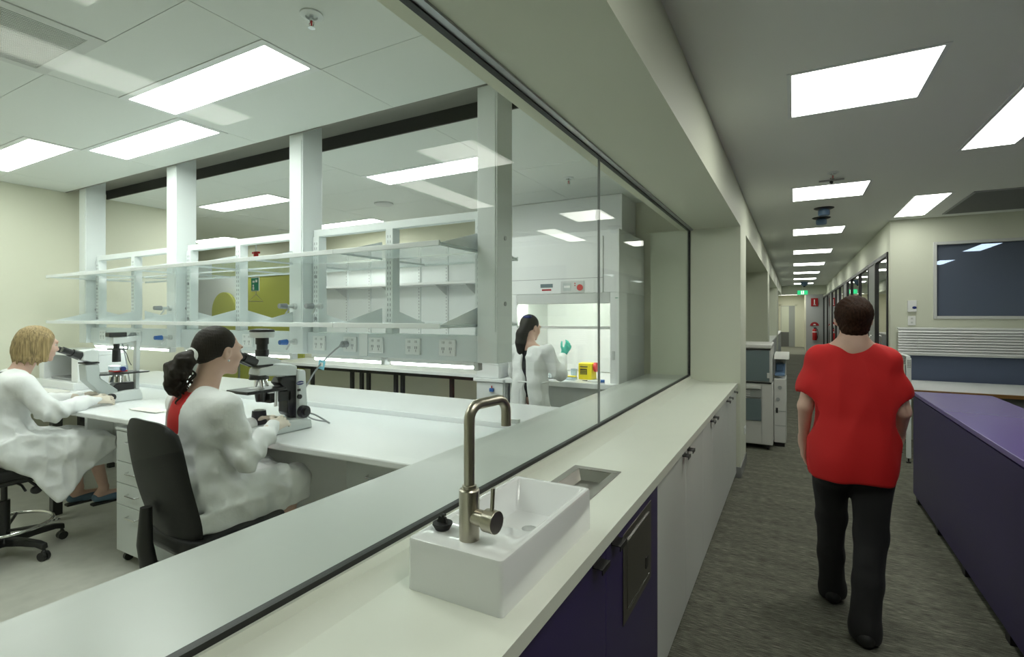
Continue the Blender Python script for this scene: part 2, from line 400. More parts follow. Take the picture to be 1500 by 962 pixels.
# wall with the internal window on the right
wr = MB(); wr.box(1.06, 1.50, 8.0, 8.12, 0, 2.8).box(1.50, 4.3, 8.0, 8.12, 2.435, 2.8).box(1.50, 4.3, 8.0, 8.12, 1.02, 1.515).box(1.50, 4.3, 8.0, 8.12, 0, .66).box(3.75, 4.3, 8.0, 8.12, 1.5, 2.44)
wr.box(3.75, 4.3, 8.0, 8.12, .66, 1.02)
struct('wall_room', wr, 'corrwall', 'cream wall with the blue internal window beside the corridor', 'wall')
w2 = thing('window_2', 'blue tinted internal window in a pale frame above the blind', 'window', (2.6, 8.0, 1.5), kind='structure')
for a in ((1.49, 1.525, 7.985, 8.05, 1.505, 2.445), (3.74, 3.775, 7.985, 8.05, 1.505, 2.445), (1.525, 3.74, 7.985, 8.05, 2.41, 2.445), (1.525, 3.74, 7.985, 8.05, 1.505, 1.54)): B(*a).build('window_frame', 'lightgrey', w2, .003)
B(1.525, 2.60, 8.03, 8.04, 1.54, 2.41).build('pane', 'bluepane', w2); B(2.606, 3.74, 8.03, 8.04, 1.54, 2.41).build('pane', 'bluepane', w2)
w3 = thing('window_3', 'lower blue panel below the blind behind the desk', 'window', (2.6, 8.0, .66), kind='structure')
B(1.215, 3.74, 7.97, 7.995, .72, 1.09).build('panel', 'blueboard', w3); B(1.20, 3.75, 7.93, 7.995, .69, .72).build('window_sill', 'lightgrey', w3)
struct('wall_side', B(4.3, 4.4, -2.6, 8.1, 0, 2.85), 'corrwall', 'cream side wall of the open office area', 'wall')
struct('wall_behind', B(-.93, 4.3, -2.7, -2.6, 0, 2.85), 'corrwall', 'cream wall behind the viewpoint', 'wall')

# ---- laboratory shell
struct('wall_left', B(-6.36, -6.26, -1.6, 3.5, 0, 2.8), 'cream', 'cream left wall of the laboratory', 'wall')
struct('wall_front', B(-6.3, -.93, -1.7, -1.6, 0, 2.8), 'cream', 'cream near wall of the laboratory', 'wall')
struct('wall_return', B(-9.7, -6.36, 3.4, 3.5, 0, 2.8), 'cream', 'cream return wall beyond the left end of the benches', 'wall')
struct('wall_far', B(-9.8, -9.7, 3.4, 5.6, 0, 2.8), 'white', 'white end wall beside the green alcove', 'wall')
struct('wall_back', B(-9.7, -.93, 5.45, 5.55, 0, 2.8), 'cream', 'cream back wall of the laboratory', 'wall')
struct('wall_below', B(-1.00, -.914, -1.6, 5.32, 0, .93), 'cream', 'low wall under the laboratory glazing', 'wall')
struct('wall_above', B(-1.00, -.90, -1.6, 5.32, 2.395, 2.85), 'cream', 'wall above the laboratory glazing', 'wall')
gs = thing('wall_green', 'olive green alcove panel on the back wall behind the shelving', 'wall', (-7.6, 5.45, 0), kind='structure')
B(-8.27, -6.70, 5.41, 5.45, .0, 2.21).build('panel', 'green', gs)
B(-8.27, -6.60, 5.38, 5.45, 2.21, 2.36).build('header', 'white', gs, .004)
struct('wall_door', B(-9.7, -8.275, 5.42, 5.449, 0, 2.36), 'whitemetal', 'pale blue white panel left of the green alcove', 'wall panel')
struct('trim_3', B(-1.335, -.93, -1.6, 5.32, .905, .945), 'sill', 'long white window ledge on the laboratory side of the glass', 'ledge', .004)
# big glass wall
w1 = thing('window_1', 'long frameless glass wall between corridor and laboratory', 'window', (GX, 2, .95), kind='structure')
B(GX-.006, GX+.006, -1.6, 2.627, .95, 2.39).build('pane', 'glass', w1)
B(GX-.006, GX+.006, 2.633, 5.312, .95, 2.39).build('pane', 'glass', w1)
B(GX-.006, GX+.006, 2.6275, 2.6325, .95, 2.39).build('joint', 'greypl', w1)
MB().box(GX-.010, GX+.010, -1.6, 5.312, .945, .958).build('bottom_gasket', 'gasket', w1)
MB().box(GX-.012, GX+.012, -1.6, 5.312, 2.380, 2.395).build('top_gasket', 'gasket', w1)
MB().box(GX+.012, GX+.040, -1.6, 5.312, 2.386, 2.395).build('top_channel', 'alu', w1)
MB().box(GX-.012, GX+.012, 5.308, 5.32, .95, 2.39).build('end_gasket', 'gasket', w1)

# ---- laboratory ceiling: panels, lights, slot
YS0, YS1 = 2.295, 2.63
cl = struct('ceiling', MB().box(-9.7, -1.0, -1.6, YS0, 2.765, 2.80).box(-9.7, -1.0, YS1, 5.5, 2.765, 2.80), 'grid', 'white panelled ceiling of the laboratory', 'ceiling')
OFFc = OFF[cl.name]
xs = [-1.0, -2.045, -3.295, -4.555, -5.81, -6.26]
front_cuts = [[-1.6, -.745, .505, 1.757, YS0], [-1.6, -.13, .50, 1.122, 1.44, 1.757, YS0], [-1.6, -.745, .505, 1.122, 1.757, 2.07, YS0], [-1.6, -.13, .50, 1.122, 1.44, 1.757, YS0], [-1.6, .5, 1.757, YS0]]
rear_cuts = [[YS1, 3.755, 4.27, 5.45], [YS1, 3.26, 3.62, 4.49, 5.45], [YS1, 3.0, 3.62, 4.25, 5.45], [YS1, 3.26, 3.62, 4.70, 4.98, 5.45], [YS1, 3.62, 4.49, 5.45]]
LIGHTS = []   # (x0, x1, y0, y1) openings for lights
def cell(k, j, rear): 
    c = (rear_cuts if rear else front_cuts)[k]; return (xs[k+1], xs[k], c[j], c[j+1])
lab_lights = [cell(1, 4, 0), cell(2, 4, 0), cell(3, 4, 0), cell(1, 1, 0)[:2]+(.10, .42), cell(3, 1, 0)[:2]+(.10, .42), cell(1, 1, 1), cell(3, 1, 1), cell(3, 3, 1)]
def panel(x0, x1, y0, y1):
    g = .0016
    MB().box(x0+g, x1-g, y0+g, y1-g, 2.75, 2.766).build('ceiling_panel', 'ceiltile', cl)
vent = (-3.295, -2.67, .50, 1.122)
for rear, cuts in ((0, front_cuts), (1, rear_cuts)):
    for k in range(5):
        for j in range(len(cuts[k])-1):
            c = cell(k, j, rear)
            if c in lab_lights: continue
            if not rear and k == 1 and j == 2: panel(vent[1], c[1], c[2], c[3]); continue
            panel(*c)
for j in range(3): panel(-7.5-(j)*1.1, -6.36-j*1.1, 3.5, 4.7); panel(-7.5-j*1.1, -6.36-j*1.1, 4.98, 5.45)
panel(-6.36, -6.26, 3.5, 4.7)
for a, b in ((-7.58, -6.36), (-9.7, -8.65)): panel(a, b, 4.7, 4.98)
lab_lights.append((-8.63, -7.58, 4.70, 4.98))
def ceiling_light(c, z, m, label, group, rim=.035, rimmat='white'):
    x0, x1, y0, y1 = c
    t = thing('ceiling_light', label, 'ceiling light', ((x0+x1)/2, (y0+y1)/2, z), group)
    f = MB()
    for a in ((x0, x1, y0, y0+rim), (x0, x1, y1-rim, y1), (x0, x0+rim, y0+rim, y1-rim), (x1-rim, x1, y0+rim, y1-rim)): f.box(*a, z-.004, z+.012)
    f.build('frame', rimmat, t)
    B(x0+rim, x1-rim, y0+rim, y1-rim, z-.001, z+.008).build('diffuser', m, t)
    return t
labs = ['oblong ceiling light in the laboratory nearest the glass and the sprinkler', 'oblong ceiling light in the laboratory touching the dark ceiling slot',
        'oblong ceiling light in the laboratory nearest the left wall', 'oblong ceiling light above the near end of the laboratory beyond the grille', 'oblong ceiling light above the near left corner of the laboratory',
        'oblong ceiling light behind the column nearest the glass', 'oblong ceiling light seen between the two left columns', 'small oblong far ceiling light beside the third column', 'small far ceiling light over the green alcove']
for c, l in zip(lab_lights, labs): ceiling_light(c, 2.75, 'lamplab', l, 'laboratory ceiling lights')
sl = MB(); sl.box(-6.26, -1.0, YS0-.01, YS0, 2.75, 2.95).box(-6.26, -1.0, YS1, YS1+.01, 2.75, 2.95).box(-6.26, -1.0, YS0, YS1, 2.95, 2.96)
st = tag(MB().box(-6.26, -1.0, YS1-.002, YS1+.012, 2.748, 2.86).build('trim_4', 'slot'), 'dark recessed slot across the laboratory ceiling above the columns', 'ceiling slot', None, 'structure')
MB().box(-6.26, -1.0, YS0-.012, YS1+.012, 2.838, 2.86).box(-6.26, -1.0, YS0-.012, YS0+.002, 2.748, 2.838).build('side_sheet', 'slotmetal', st)
# grille
t = thing('ceiling_vent', 'white slatted return air grille at the top left of the laboratory ceiling', 'vent', ((vent[0]+vent[1])/2, (vent[2]+vent[3])/2, 2.75))
f = MB(); x0, x1, y0, y1 = vent
for a in ((x0, x1, y0, y0+.05), (x0, x1, y1-.05, y1), (x0, x0+.05, y0+.05, y1-.05), (x1-.05, x1, y0+.05, y1-.05)): f.box(*a, 2.745, 2.765)
f.build('frame', 'ventwhite', t)
B(x0+.05, x1-.05, y0+.05, y1-.05, 2.763, 2.766).build('backing', 'ventback', t)
n = 34
for i in range(n):
    x = x0+.055+(x1-x0-.11)*i/(n-1)
    B(x-.0045, x+.0045, y0+.05, y1-.05, 2.747, 2.760).build('slat', 'ventwhite', t)
def sprinkler(x, y, z, label):
    t = thing('fire_sprinkler', label, 'sprinkler', (x, y, z), 'ceiling sprinklers')
    MB().lathe([(.0, -.001), (.045, -.001), (.045, -.006), (.03, -.012), (.024, -.012), (.024, -.002)], (x, y, z), 24).build('escutcheon', 'whitemetal', t)
    MB().cyl((x, y, z-.002), (x, y, z-.028), .008).tube([(x-.006, y, z-.028), (x-.014, y, z-.036), (x-.010, y, z-.048), (x, y, z-.054)], .0025, 8).tube([(x+.006, y, z-.028), (x+.014, y, z-.036), (x+.010, y, z-.048), (x, y, z-.054)], .0025, 8).build('nozzle', 'chrome', t)
    MB().cyl((x, y, z-.028), (x, y, z-.050), .0035).build('bulb', 'red', t)
    MB().cyl((x, y, z-.054), (x, y, z-.056), .014).build('deflector', 'chrome', t)
sprinkler(-1.706, 1.42, 2.75, 'fire sprinkler in the laboratory ceiling beside the nearest oblong light')
sprinkler(-1.735, 4.18, 2.75, 'fire sprinkler in the laboratory ceiling above the safety cabinet')
sprinkler(.285, 5.10, 2.75, 'small fire sprinkler in the corridor ceiling before the second square light')
t = tag(MB().lathe([(0, 0), (.10, 0), (.10, -.012), (.085, -.02), (0, -.022)][::-1], (-3.863, 4.155, 2.75), 28).build('ceiling_speaker', 'lightgrey'), 'round grey ceiling speaker behind the laboratory shelving', 'speaker')

# ---- corridor ceiling fittings
ords = ['overhead one out in front of the sink', 'nearest one in view', 'second one in view', 'third one in view', 'fourth one in view', 'fifth one in view', 'sixth one in view', 'seventh one in view', 'last one before the exit sign']
for i in range(9):
    y = 2.945+2.605*(i-1)
    ceiling_light((-.035, .615, y-.02, y+.64), 2.75, 'lampcorr', 'square ceiling light of the corridor row, '+ords[i], 'corridor ceiling lights', .022, 'whitemetal')
for i, l in enumerate(('oblong light over the open office, nearest the camera', 'oblong ceiling light cut by the right edge of the picture', 'oblong ceiling light above the blue internal window')):
    y = .73+2.877*i
    ceiling_light((1.045, 1.375, y-.02, y+1.27), 2.75, 'lampcorr', l, 'office ceiling lights', .022, 'whitemetal')
for i, y in enumerate((24.0, 26.2, 28.4)): ceiling_light((-.75, .30, y, y+.6), 2.62, 'lampcorr', ('added wide light just beyond the exit sign', 'added wide light in the middle of the far lobby', 'added wide light deep in the far lobby')[i], 'added lobby lights', .02)  # wide panels added to brighten the dark end of the corridor
for i, (y0, x0) in enumerate(((11.25, 2.72), (14.1, 2.72), (17.0, 2.72), (20.0, 2.72))):
    ceiling_light((x0, x0+.3, y0, y0+1.2), 2.75, 'lampcorr', 'oblong light inside the glazed offices, %s from the corridor corner' % ('first', 'second', 'third', 'fourth', 'fifth')[i], 'glazed office lights', .02)
x0, x1, y0, y1 = 1.55, 2.85, 6.55, 7.75
t = thing('ceiling_vent', 'dark grey ceiling access panel above the blue internal window', 'ceiling panel', (2.2, 7.1, 2.75))
B(x0, x1, y0, y1, 2.742, 2.752).build('panel', 'ventgrey', t)
f = MB()
for a in ((x0-.02, x1+.02, y0-.02, y0), (x0-.02, x1+.02, y1, y1+.02), (x0-.02, x0, y0, y1), (x1, x1+.02, y0, y1)): f.box(*a, 2.74, 2.752)
f.build('frame', 'greypl', t)
for i, y in enumerate((6.72, 7.36)):
    t = thing('smoke_detector', '%s of two black disc ceiling sensors with a pale blue body' % ('nearer', 'farther')[i], 'detector', (.29, y, 2.75), 'corridor ceiling sensors')
    MB().lathe([(0, -.012), (.085, -.012), (.10, -.004), (.10, 0), (0, 0)], (.29, y, 2.75), 28).build('disc', 'black', t)
    MB().lathe([(0, -.085), (.05, -.085), (.058, -.075), (.058, -.03), (.04, -.012), (0, -.012)], (.29, y, 2.75), 24).build('body', 'copblue', t)
t = thing('ceiling_camera', 'small bracketed sensor bar on the corridor ceiling by the second light', 'sensor', (.285, 5.30, 2.75))
MB().box(.19, .38, 5.29, 5.32, 2.725, 2.735).cyl((.285, 5.305, 2.75), (.285, 5.305, 2.733), .012).build('bar', 'alu', t)
MB().sphere((.285, 5.305, 2.715), .016).build('lens', 'black', t)
t = thing('ceiling_sensor', 'small dark ceiling sensor far down the corridor beside the exit sign', 'sensor', (.3, 20.4, 2.75))
MB().lathe([(0, -.16), (.05, -.15), (.10, -.10), (.12, -.02), (.12, 0), (0, 0)], (.3, 20.4, 2.75), 20).build('housing', 'copblue', t)
MB().sphere((.3, 20.4, 2.60), .04).build('lens', 'black', t)
# exit sign
t = thing('exit_sign', 'green illuminated exit sign hanging across the corridor', 'exit sign', (.275, 22.85, 2.38))
B(.09, .46, 22.84, 22.90, 2.385, 2.565).build('casing', 'white', t, .004)
B(.10, .45, 22.832, 22.842, 2.395, 2.555).build('face', 'exitgreen', t)
B(.225, .325, 22.826, 22.834, 2.41, 2.54).build('doorway', 'exitwhite', t)
MB().sphere((.265, 22.822, 2.525), (.014, .004, .014)).cyl((.268, 22.822, 2.51), (.275, 22.822, 2.465), .013).cyl((.275, 22.822, 2.465), (.255, 22.822, 2.42), .009).cyl((.275, 22.822, 2.465), (.30, 22.822, 2.43), .009).cyl((.27, 22.822, 2.50), (.295, 22.822, 2.49), .007).cyl((.268, 22.822, 2.50), (.245, 22.822, 2.485), .007).build('running_figure', 'exitgreen', t)
MB().cyl((.275, 22.87, 2.565), (.275, 22.87, 2.75), .008).build('stem', 'whitemetal', t)
# extinguisher and signs
ex = thing('fire_extinguisher', 'red fire extinguisher on the grey wall at the end of the corridor', 'fire extinguisher', (.74, 24.9, .55))
MB().lathe([(0, 0), (.075, 0), (.085, .02), (.085, .40), (.06, .46), (.03, .48), (0, .48)], (.74, 24.88, .56), 24).build('cylinder', 'red', ex)
MB().lathe([(0, 0), (.087, 0), (.087, .05), (0, .05)], (.74, 24.88, .88), 24).build('label_band', 'white_print', ex)
MB().box(.70, .80, 24.86, 24.90, 1.05, 1.09).cyl((.74, 24.88, 1.03), (.74, 24.88, 1.06), .025).build('valve', 'black', ex)
MB().tube(bez((.78, 24.88, 1.06), (.90, 24.88, 1.0), (.86, 24.88, .8), (.83, 24.88, .62)), .012, 8).build('hose', 'black', ex)
t = thing('wall_sign', 'red half round fire extinguisher sign just above the extinguisher', 'sign', (.74, 24.98, 1.20))
MB().prism(zx([(.74+.16*math.cos(PI*i/12), 1.16+.16*math.sin(PI*i/12)) for i in range(13)]), 'y', 24.975, 24.995).build('plate', 'redsign', t)
MB().prism(zx([(.74+.05*math.cos(PI*i/8), 1.18+.06*math.sin(PI*i/8)) for i in range(9)]), 'y', 24.968, 24.976).build('symbol', 'white_print', t)
t = thing('wall_sign', 'red rectangular fire sign with a white symbol high on the grey wall', 'sign', (.74, 24.98, 1.99))
B(.61, .87, 24.975, 24.995, 1.98, 2.32).build('plate', 'redsign', t); MB().box(.715, .755, 24.965, 24.976, 2.02, 2.26).box(.70, .78, 24.965, 24.976, 2.02, 2.06).build('symbol', 'white_print', t)

# ------------------------------------------------------------------ the long counter
ct = thing('counter_top', 'long cream counter top under the laboratory glass wall', 'counter top', (-.68, 2, .86))
ch = (-.795, -.635, 1.665, 2.015)     # cut-out for the waste chute
m = MB()
m.box(-.87, -.475, -1.6, ch[2], .862, .90).box(-.87, -.475, ch[3], 5.318, .862, .90).box(-.87, ch[0], ch[2], ch[3], .862, .90).box(ch[1], -.475, ch[2], ch[3], .862, .90)
m.build('slab', 'counter', ct)
MB().prism([(-.912, .90), (-.83, .90), (-.855, .9045), (-.897, .926), (-.899, .948), (-.912, .948)], 'y', 0, 0) if False else None
MB().prism(zx([(-.910, .8995), (-.822, .8995), (-.86, .908), (-.893, .922), (-.899, .945), (-.910, .945)]), 'y', -1.6, 5.318).build('upstand', 'counter', ct)
def cabinet(y0, y1, doors, m, label, group, handles, toe='black'):
    t = thing('base_cabinet', label, 'cabinet', (-.7, (y0+y1)/2, 0), group)
    B(-.868, -.505, y0, y1, .06, .861).build('carcass', m, t)
    B(-.868, -.53, y0, y1, 0, .06).build('plinth', toe, t)
    n = len(doors)
    for i, (a, b) in enumerate(doors):
        d = B(-.505, -.486, a+.0015, b-.0015, .045, .857).build('door', m, t, .0012, 1)
        for hy in handles:
            if a < hy < b:
                MB().box(-.486, -.456, hy-.033, hy+.033, .838, .8415).box(-.486, -.483, hy-.033, hy+.033, .8415, .853).build('handle', 'handle', d, .0008, 1)
                MB().box(-.459, -.456, hy-.033, hy+.033, .826, .840).build('pull_lip', 'handle', d)
    return t
cabinet(-.6, .80, [(-.6, .1), (.1, .80)], 'purple', 'purple base cabinet nearest the camera, cut by the bottom of the picture', 'counter base cabinets', [.03, .17])
cabinet(.80, 1.455, [(.80, 1.455)], 'purple', 'purple base cabinet with a single door under the sink', 'counter base cabinets', [1.372])
pb = cabinet(1.455, 2.105, [(1.455, 2.105)], 'purple', 'purple base cabinet with a steel waste flap in its door', 'counter base cabinets', [1.535])
wf = thing('waste_flap', 'dark stainless waste flap plate set in the purple cabinet door', 'waste flap', (-.48, 1.805, .52), None)
B(-.486, -.483, 1.622, 1.988, .53, .825).build('plate', 'darksteel', wf, .001, 1)
MB().box(-.4835, -.4815, 1.665, 1.945, .565, .79).build('flap', 'darksteel', wf, .001, 1)
for z in (.792, .562): B(-.4825, -.4805, 1.67, 1.95, z-.0015, z+.0015).build('bright_edge', 'chrome', wf)
B(-.4815, -.479, 1.895, 1.925, .60, .64).build('lock', 'black', wf)
wl = ['white base cabinet next to the purple ones', 'white base cabinet in the middle of the counter', 'white base cabinet before the last at the far end', 'narrow white base cabinet against the pier']
for (a, b), l, hs in zip(((2.105, 3.29), (3.29, 4.27), (4.27, 5.0), (5.0, 5.315)), wl, ([2.66, 2.79], [3.62, 3.77], [4.53, 4.74], [5.13])):
    if len(hs) == 2: md = (hs[0]+hs[1])/2; dd = [(a, md), (md, b)]
    else: dd = [(a, b)]
    cabinet(a, b, dd, 'doorwhite', l, 'counter base cabinets', hs)
# waste chute ring in the counter
t = thing('waste_chute', 'rectangular stainless waste chute let into the counter beyond the sink', 'waste chute', (-.715, 1.84, .86))
x0, x1, y0, y1 = -.815, -.615, 1.645, 2.035
f = MB()
for a in ((x0, x1, y0, y0+.035), (x0, x1, y1-.035, y1), (x0, x0+.03, y0+.035, y1-.035), (x1-.03, x1, y0+.035, y1-.035)): f.box(*a, .8995, .9025)
f.build('rim', 'steelflat', t, .0008, 1)
MB().prism([(x0+.03, .899), (x0+.03, .8985), (-.735, .865), (x1-.045, .872), (x1-.03, .899), (x1-.045, .868), (-.735, .861)][::-1], 'y', 0, 0) if False else None
iv = [(x0+.03, y0+.035, .9), (x1-.03, y0+.035, .9), (x1-.03, y1-.035, .9), (x0+.03, y1-.035, .9), (x0+.055, y0+.075, .868), (x1-.055, y0+.075, .868), (x1-.055, y1-.075, .868), (x0+.055, y1-.075, .868)]
MB().add(iv, [(0, 1, 5, 4)[::-1], (1, 2, 6, 5)[::-1], (2, 3, 7, 6)[::-1], (3, 0, 4, 7)[::-1]]).build('tray', 'steelflat', t, 0, 2, 20)
MB().add([iv[4], iv[5], iv[6], iv[7]], [(0, 1, 2, 3)]).box(x0+.055, x1-.055, y0+.075, y1-.075, .864, .8675).build('flap', 'steelflat', t)
# sink
X0, X1, Y0, Y1, ZT = -.787, -.533, .925, 1.455, 1.02
sk = thing('wash_basin', 'thick rimmed white ceramic bench basin standing on the counter', 'basin', ((X0+X1)/2, (Y0+Y1)/2, .9))
def ring(x0, x1, y0, y1, r, z, n=5): return [(p[0], p[1], z) for p in rrect(x0, x1, y0, y1, r, n)]
loops = [ring(X0, X1, Y0, Y1, .010, .9003), ring(X0, X1, Y0, Y1, .012, ZT-.008), ring(X0+.002, X1-.002, Y0+.002, Y1-.002, .012, ZT-.002), ring(X0+.007, X1-.007, Y0+.007, Y1-.007, .012, ZT),
         ring(X0+.016, X1-.016, 1.085, Y1-.016, .012, ZT), ring(X0+.020, X1-.020, 1.090, Y1-.020, .012, ZT-.004), ring(X0+.036, X1-.034, 1.165, Y1-.062, .02, ZT-.085), ring(X0+.05, X1-.05, 1.19, Y1-.085, .02, ZT-.093)]
vs = []; fs = []; n = len(loops[0])
for l in loops: vs += l
for j in range(len(loops)-1):
    for i in range(n): fs.append((j*n+i, j*n+(i+1) % n, (j+1)*n+(i+1) % n, (j+1)*n+i))
fs.append(tuple(range((len(loops)-1)*n, len(loops)*n))); fs.append(tuple(range(n-1, -1, -1)))
MB().add(vs, fs).build('bowl', 'ceramic', sk, 0, 2, 42)
MB().lathe([(0, .0), (.022, 0), (.022, .003), (.012, .002), (0, .002)][::-1], (-.66, 1.30, ZT-.094), 20).build('waste_outlet', 'chrome', sk)
# tap
tp = thing('mixer_tap', 'brushed steel gooseneck mixer tap on the basin', 'tap', (-.655, .985, ZT))
tx, ty = -.655, .985
MB().lathe([(0, 0), (.0235, 0), (.0235, .113), (.021, .116), (0, .116)], (tx, ty, ZT), 28).build('body', 'steel', tp)
pts = [(tx, ty, ZT+.116)]+[(tx, ty, ZT+.116+.15*i/3) for i in range(1, 4)]
dx, dy = .12, .995     # spout direction over the bowl
R_ = .035; zt = ZT+.270
for i in range(1, 8): q = PI/2*i/7; pts.append((tx+dx*R_*(1-math.cos(q)), ty+dy*R_*(1-math.cos(q)), zt+R_*math.sin(q)))
L2 = .072
pts.append((tx+dx*(R_+L2*.5), ty+dy*(R_+L2*.5), zt+R_)); 
for i in range(0, 8): q = PI/2*i/7; pts.append((tx+dx*(R_+L2+R_*math.sin(q)), ty+dy*(R_+L2+R_*math.sin(q)), zt+R_*math.cos(q)))
pts.append((tx+dx*(2*R_+L2), ty+dy*(2*R_+L2), zt-.034))
MB().tube(pts, .0125, 20).build('spout', 'steel', tp)
MB().lathe([(.0165, 0), (.0165, .008), (.0125, .009)], (tx, ty, ZT+.116), 24).build('collar', 'steel', tp)
MB().cyl((tx+.01, ty, ZT+.054), (tx+.046, ty-.004, ZT+.054), .0185, n=24).build('valve', 'steel', tp)
MB().cyl((tx+.048, ty-.004, ZT+.054), (tx+.078, ty-.007, ZT+.054), .0255, n=28).build('handle', 'steel', tp, .0012)
MB().cyl((tx+.064, ty-.005, ZT+.075), (tx+.066, ty-.004, ZT+.128), .0048, n=14).build('lever', 'steel', tp)
pg = thing('sink_plug', 'black rubber sink plug lying on the basin rim beside the tap', 'plug', (-.742, 1.0, ZT))
MB().lathe([(0, 0), (.017, 0), (.024, .012), (.024, .016), (0, .016)], (-.742, 1.0, ZT), 24).build('stopper', 'blackrub', pg)
MB().prism(zx([(-.757, ZT+.015), (-.727, ZT+.015), (-.733, ZT+.030), (-.751, ZT+.030)]), 'y', .997, 1.003).tube([(-.742, 1.0, ZT+.028), (-.738, .998, ZT+.036), (-.731, .996, ZT+.037)], .003, 8).build('grip', 'blackrub', pg)

# ------------------------------------------------------------------ purple storage unit, desk, blind, copier
pc = thing('storage_unit', 'long purple storage unit with sheen painted into its top on the right of the corridor', 'storage unit', (1.12, 3.6, 0))
B(.885, 1.37, 1.9, 5.40, .055, .868).build('body', 'purple', pc, .002)
B(.873, 1.378, 1.88, 5.41, .874, .903).build('top', 'purplesheen', pc, .003)
for y0, y1 in ((1.9, 5.40),): B(.875, .885, y0, y1, .055, .866).build('front_panel', 'purple', pc)
for y in (5.28, 4.62, 3.96, 3.24, 2.6): 
    for x in (.902, 1.34): B(x-.022, x+.022, y-.03, y+.03, 0, .055).build('foot', 'black', pc)
dk = thing('desk', 'white desk with a wood edge against the wall under the blind', 'desk', (2.4, 7.3, 0))
B(1.095, 3.9, 6.87, 7.92, .725, .752).build('desk_top', 'white', dk)
B(1.095, 3.9, 6.84, 6.87, .715, .752).build('wood_edge', 'wood', dk, .002)
B(1.30, 3.9, 6.95, 6.99, .20, .715).build('modesty_panel', 'ventgrey', dk)
for x in (1.14, 3.8): B(x-.025, x+.025, 7.72, 7.78, 0, .725).build('leg', 'whitemetal', dk)
B(3.775, 3.825, 6.9, 6.95, 0, .725).build('leg', 'whitemetal', dk)
sf = thing('desk_end_frame', 'white perforated metal frame at the corridor end of the desk', 'stand', (1.05, 6.95, 0))  # metal end frame of the desk with a slotted top panel
for y in (6.72, 7.19): 
    lg = B(1.030, 1.070, y-.02, y+.02, .05, 1.10).build('post', 'whitemetal', sf, .003)
    MB().cyl((1.05, y, 0), (1.05, y, .012), .022).cyl((1.05, y, .012), (1.05, y, .05), .007).build('levelling_foot', 'black', lg)
pp = MB().box(1.032, 1.068, 6.74, 7.17, 1.02, 1.12).build('perforated_panel', 'whitemetal', sf, .003)
holes = MB()
for j in range(5):
    for i in range(14): holes.box(1.0305, 1.0325, 6.755+i*.03, 6.771+i*.03, 1.03+j*.017, 1.039+j*.017)
    for i in range(3): holes.box(1.036+i*.011, 1.042+i*.011, 6.698, 6.7005, 1.0+j*.017, 1.009+j*.017)
ho = holes.build('slot_pattern', 'darkprint', pp); ho['kind'] = 'stuff'
B(1.038, 1.062, 6.74, 7.17, .42, .46).build('cross_bar', 'whitemetal', sf)
MB().tube([(1.05, 6.75, .55), (1.05, 6.98, .40), (1.05, 7.17, .55)], .008).build('cable_loop', 'whitemetal', sf)
bl = thing('venetian_blind', 'white slatted blind half drawn under the blue internal window', 'blind', (2.4, 7.95, 1.05))
B(1.125, 3.8, 7.90, 7.96, 1.375, 1.40).build('head_rail', 'white', bl, .003)
for i in range(9):
    z = 1.357-i*.0325
    MB().prism([(7.893, z-.0125), (7.889, z-.0145), (7.912, z+.0105), (7.916, z+.0095)], 'x', 1.13, 3.795).build('slat', 'white', bl)
B(1.125, 3.8, 7.895, 7.955, 1.058, 1.088).build('bottom_rail', 'lightgrey', bl, .004)
B(1.14, 3.79, 7.950, 7.953, 1.09, 1.375).build('shadow_sheet', 'greypl', bl)  # dark sheet added behind the slats to stand for shade
for x in (1.32, 2.4, 3.5): MB().cyl((x, 7.886, 1.07), (x, 7.886, 1.38), .0015, n=6).build('cord', 'white', bl)
t = thing('wall_controller', 'white wall controller with a blue oval button', 'wall controller', (1.28, 7.98, 1.59))
B(1.235, 1.325, 7.965, 8.0, 1.592, 1.735).build('casing', 'white', t, .004)
MB().sphere((1.302, 7.965, 1.645), (.022, .006, .017)).build('button', 'navy', t)
t = thing('light_switch', 'white light switch plate below the wall controller', 'switch', (1.28, 7.98, 1.42))
B(1.24, 1.318, 7.985, 8.0, 1.425, 1.54).build('plate', 'white', t, .003)
for z in (1.45, 1.50): B(1.268, 1.290, 7.98, 7.986, z, z+.02).build('rocker', 'lightgrey', t)
t = thing('power_socket', 'white double socket low on the side of the first pier', 'socket', (-.45, 5.75, .35))
B(-.449, -.440, 5.70, 5.82, .33, .41).build('plate', 'white', t, .003)
for y in (5.73, 5.79): B(-.4405, -.438, y-.012, y+.012, .355, .385).build('outlet', 'lightgrey', t)
# photocopier
cp = thing('photocopier', 'large grey and white photocopier standing in the recess past the pier', 'photocopier', (-.55, 6.9, 0))
B(-.90, -.215, 6.56, 7.25, .06, .765).build('lower_body', 'copier', cp, .008)
B(-.90, -.225, 6.56, 7.25, .775, 1.20).build('upper_body', 'copier', cp, .010)
B(-.90, -.25, 6.545, 6.56, .79, 1.145).build('side_panel', 'copdark', cp, .004)
B(-.88, -.335, 6.545, 6.56, .33, .585).build('recess_panel', 'copdark', cp, .003)
B(-.88, -.335, 6.54, 6.56, .60, .69).build('paper_slot', 'copmid', cp, .003)
for z in (.615, .64, .665): B(-.86, -.45, 6.535, 6.545, z, z+.010).build('rib', 'copier', cp)
B(-.90, -.34, 6.52, 6.56, .70, .735).build('exit_tray', 'copier', cp, .004)
B(-.90, -.225, 6.53, 7.27, 1.165, 1.215).build('lid', 'copier', cp, .012)
B(-.90, -.23, 6.552, 7.26, .765, .776).build('seam', 'black', cp)
B(-.90, -.24, 6.552, 7.26, 1.148, 1.160).build('seam', 'black', cp)
B(-.33, -.327, 6.555, 6.562, .08, .76).build('door_gap', 'copmid', cp)
B(-.275, -.245, 6.535, 6.55, .83, .89).build('latch', 'lightgrey', cp, .003)
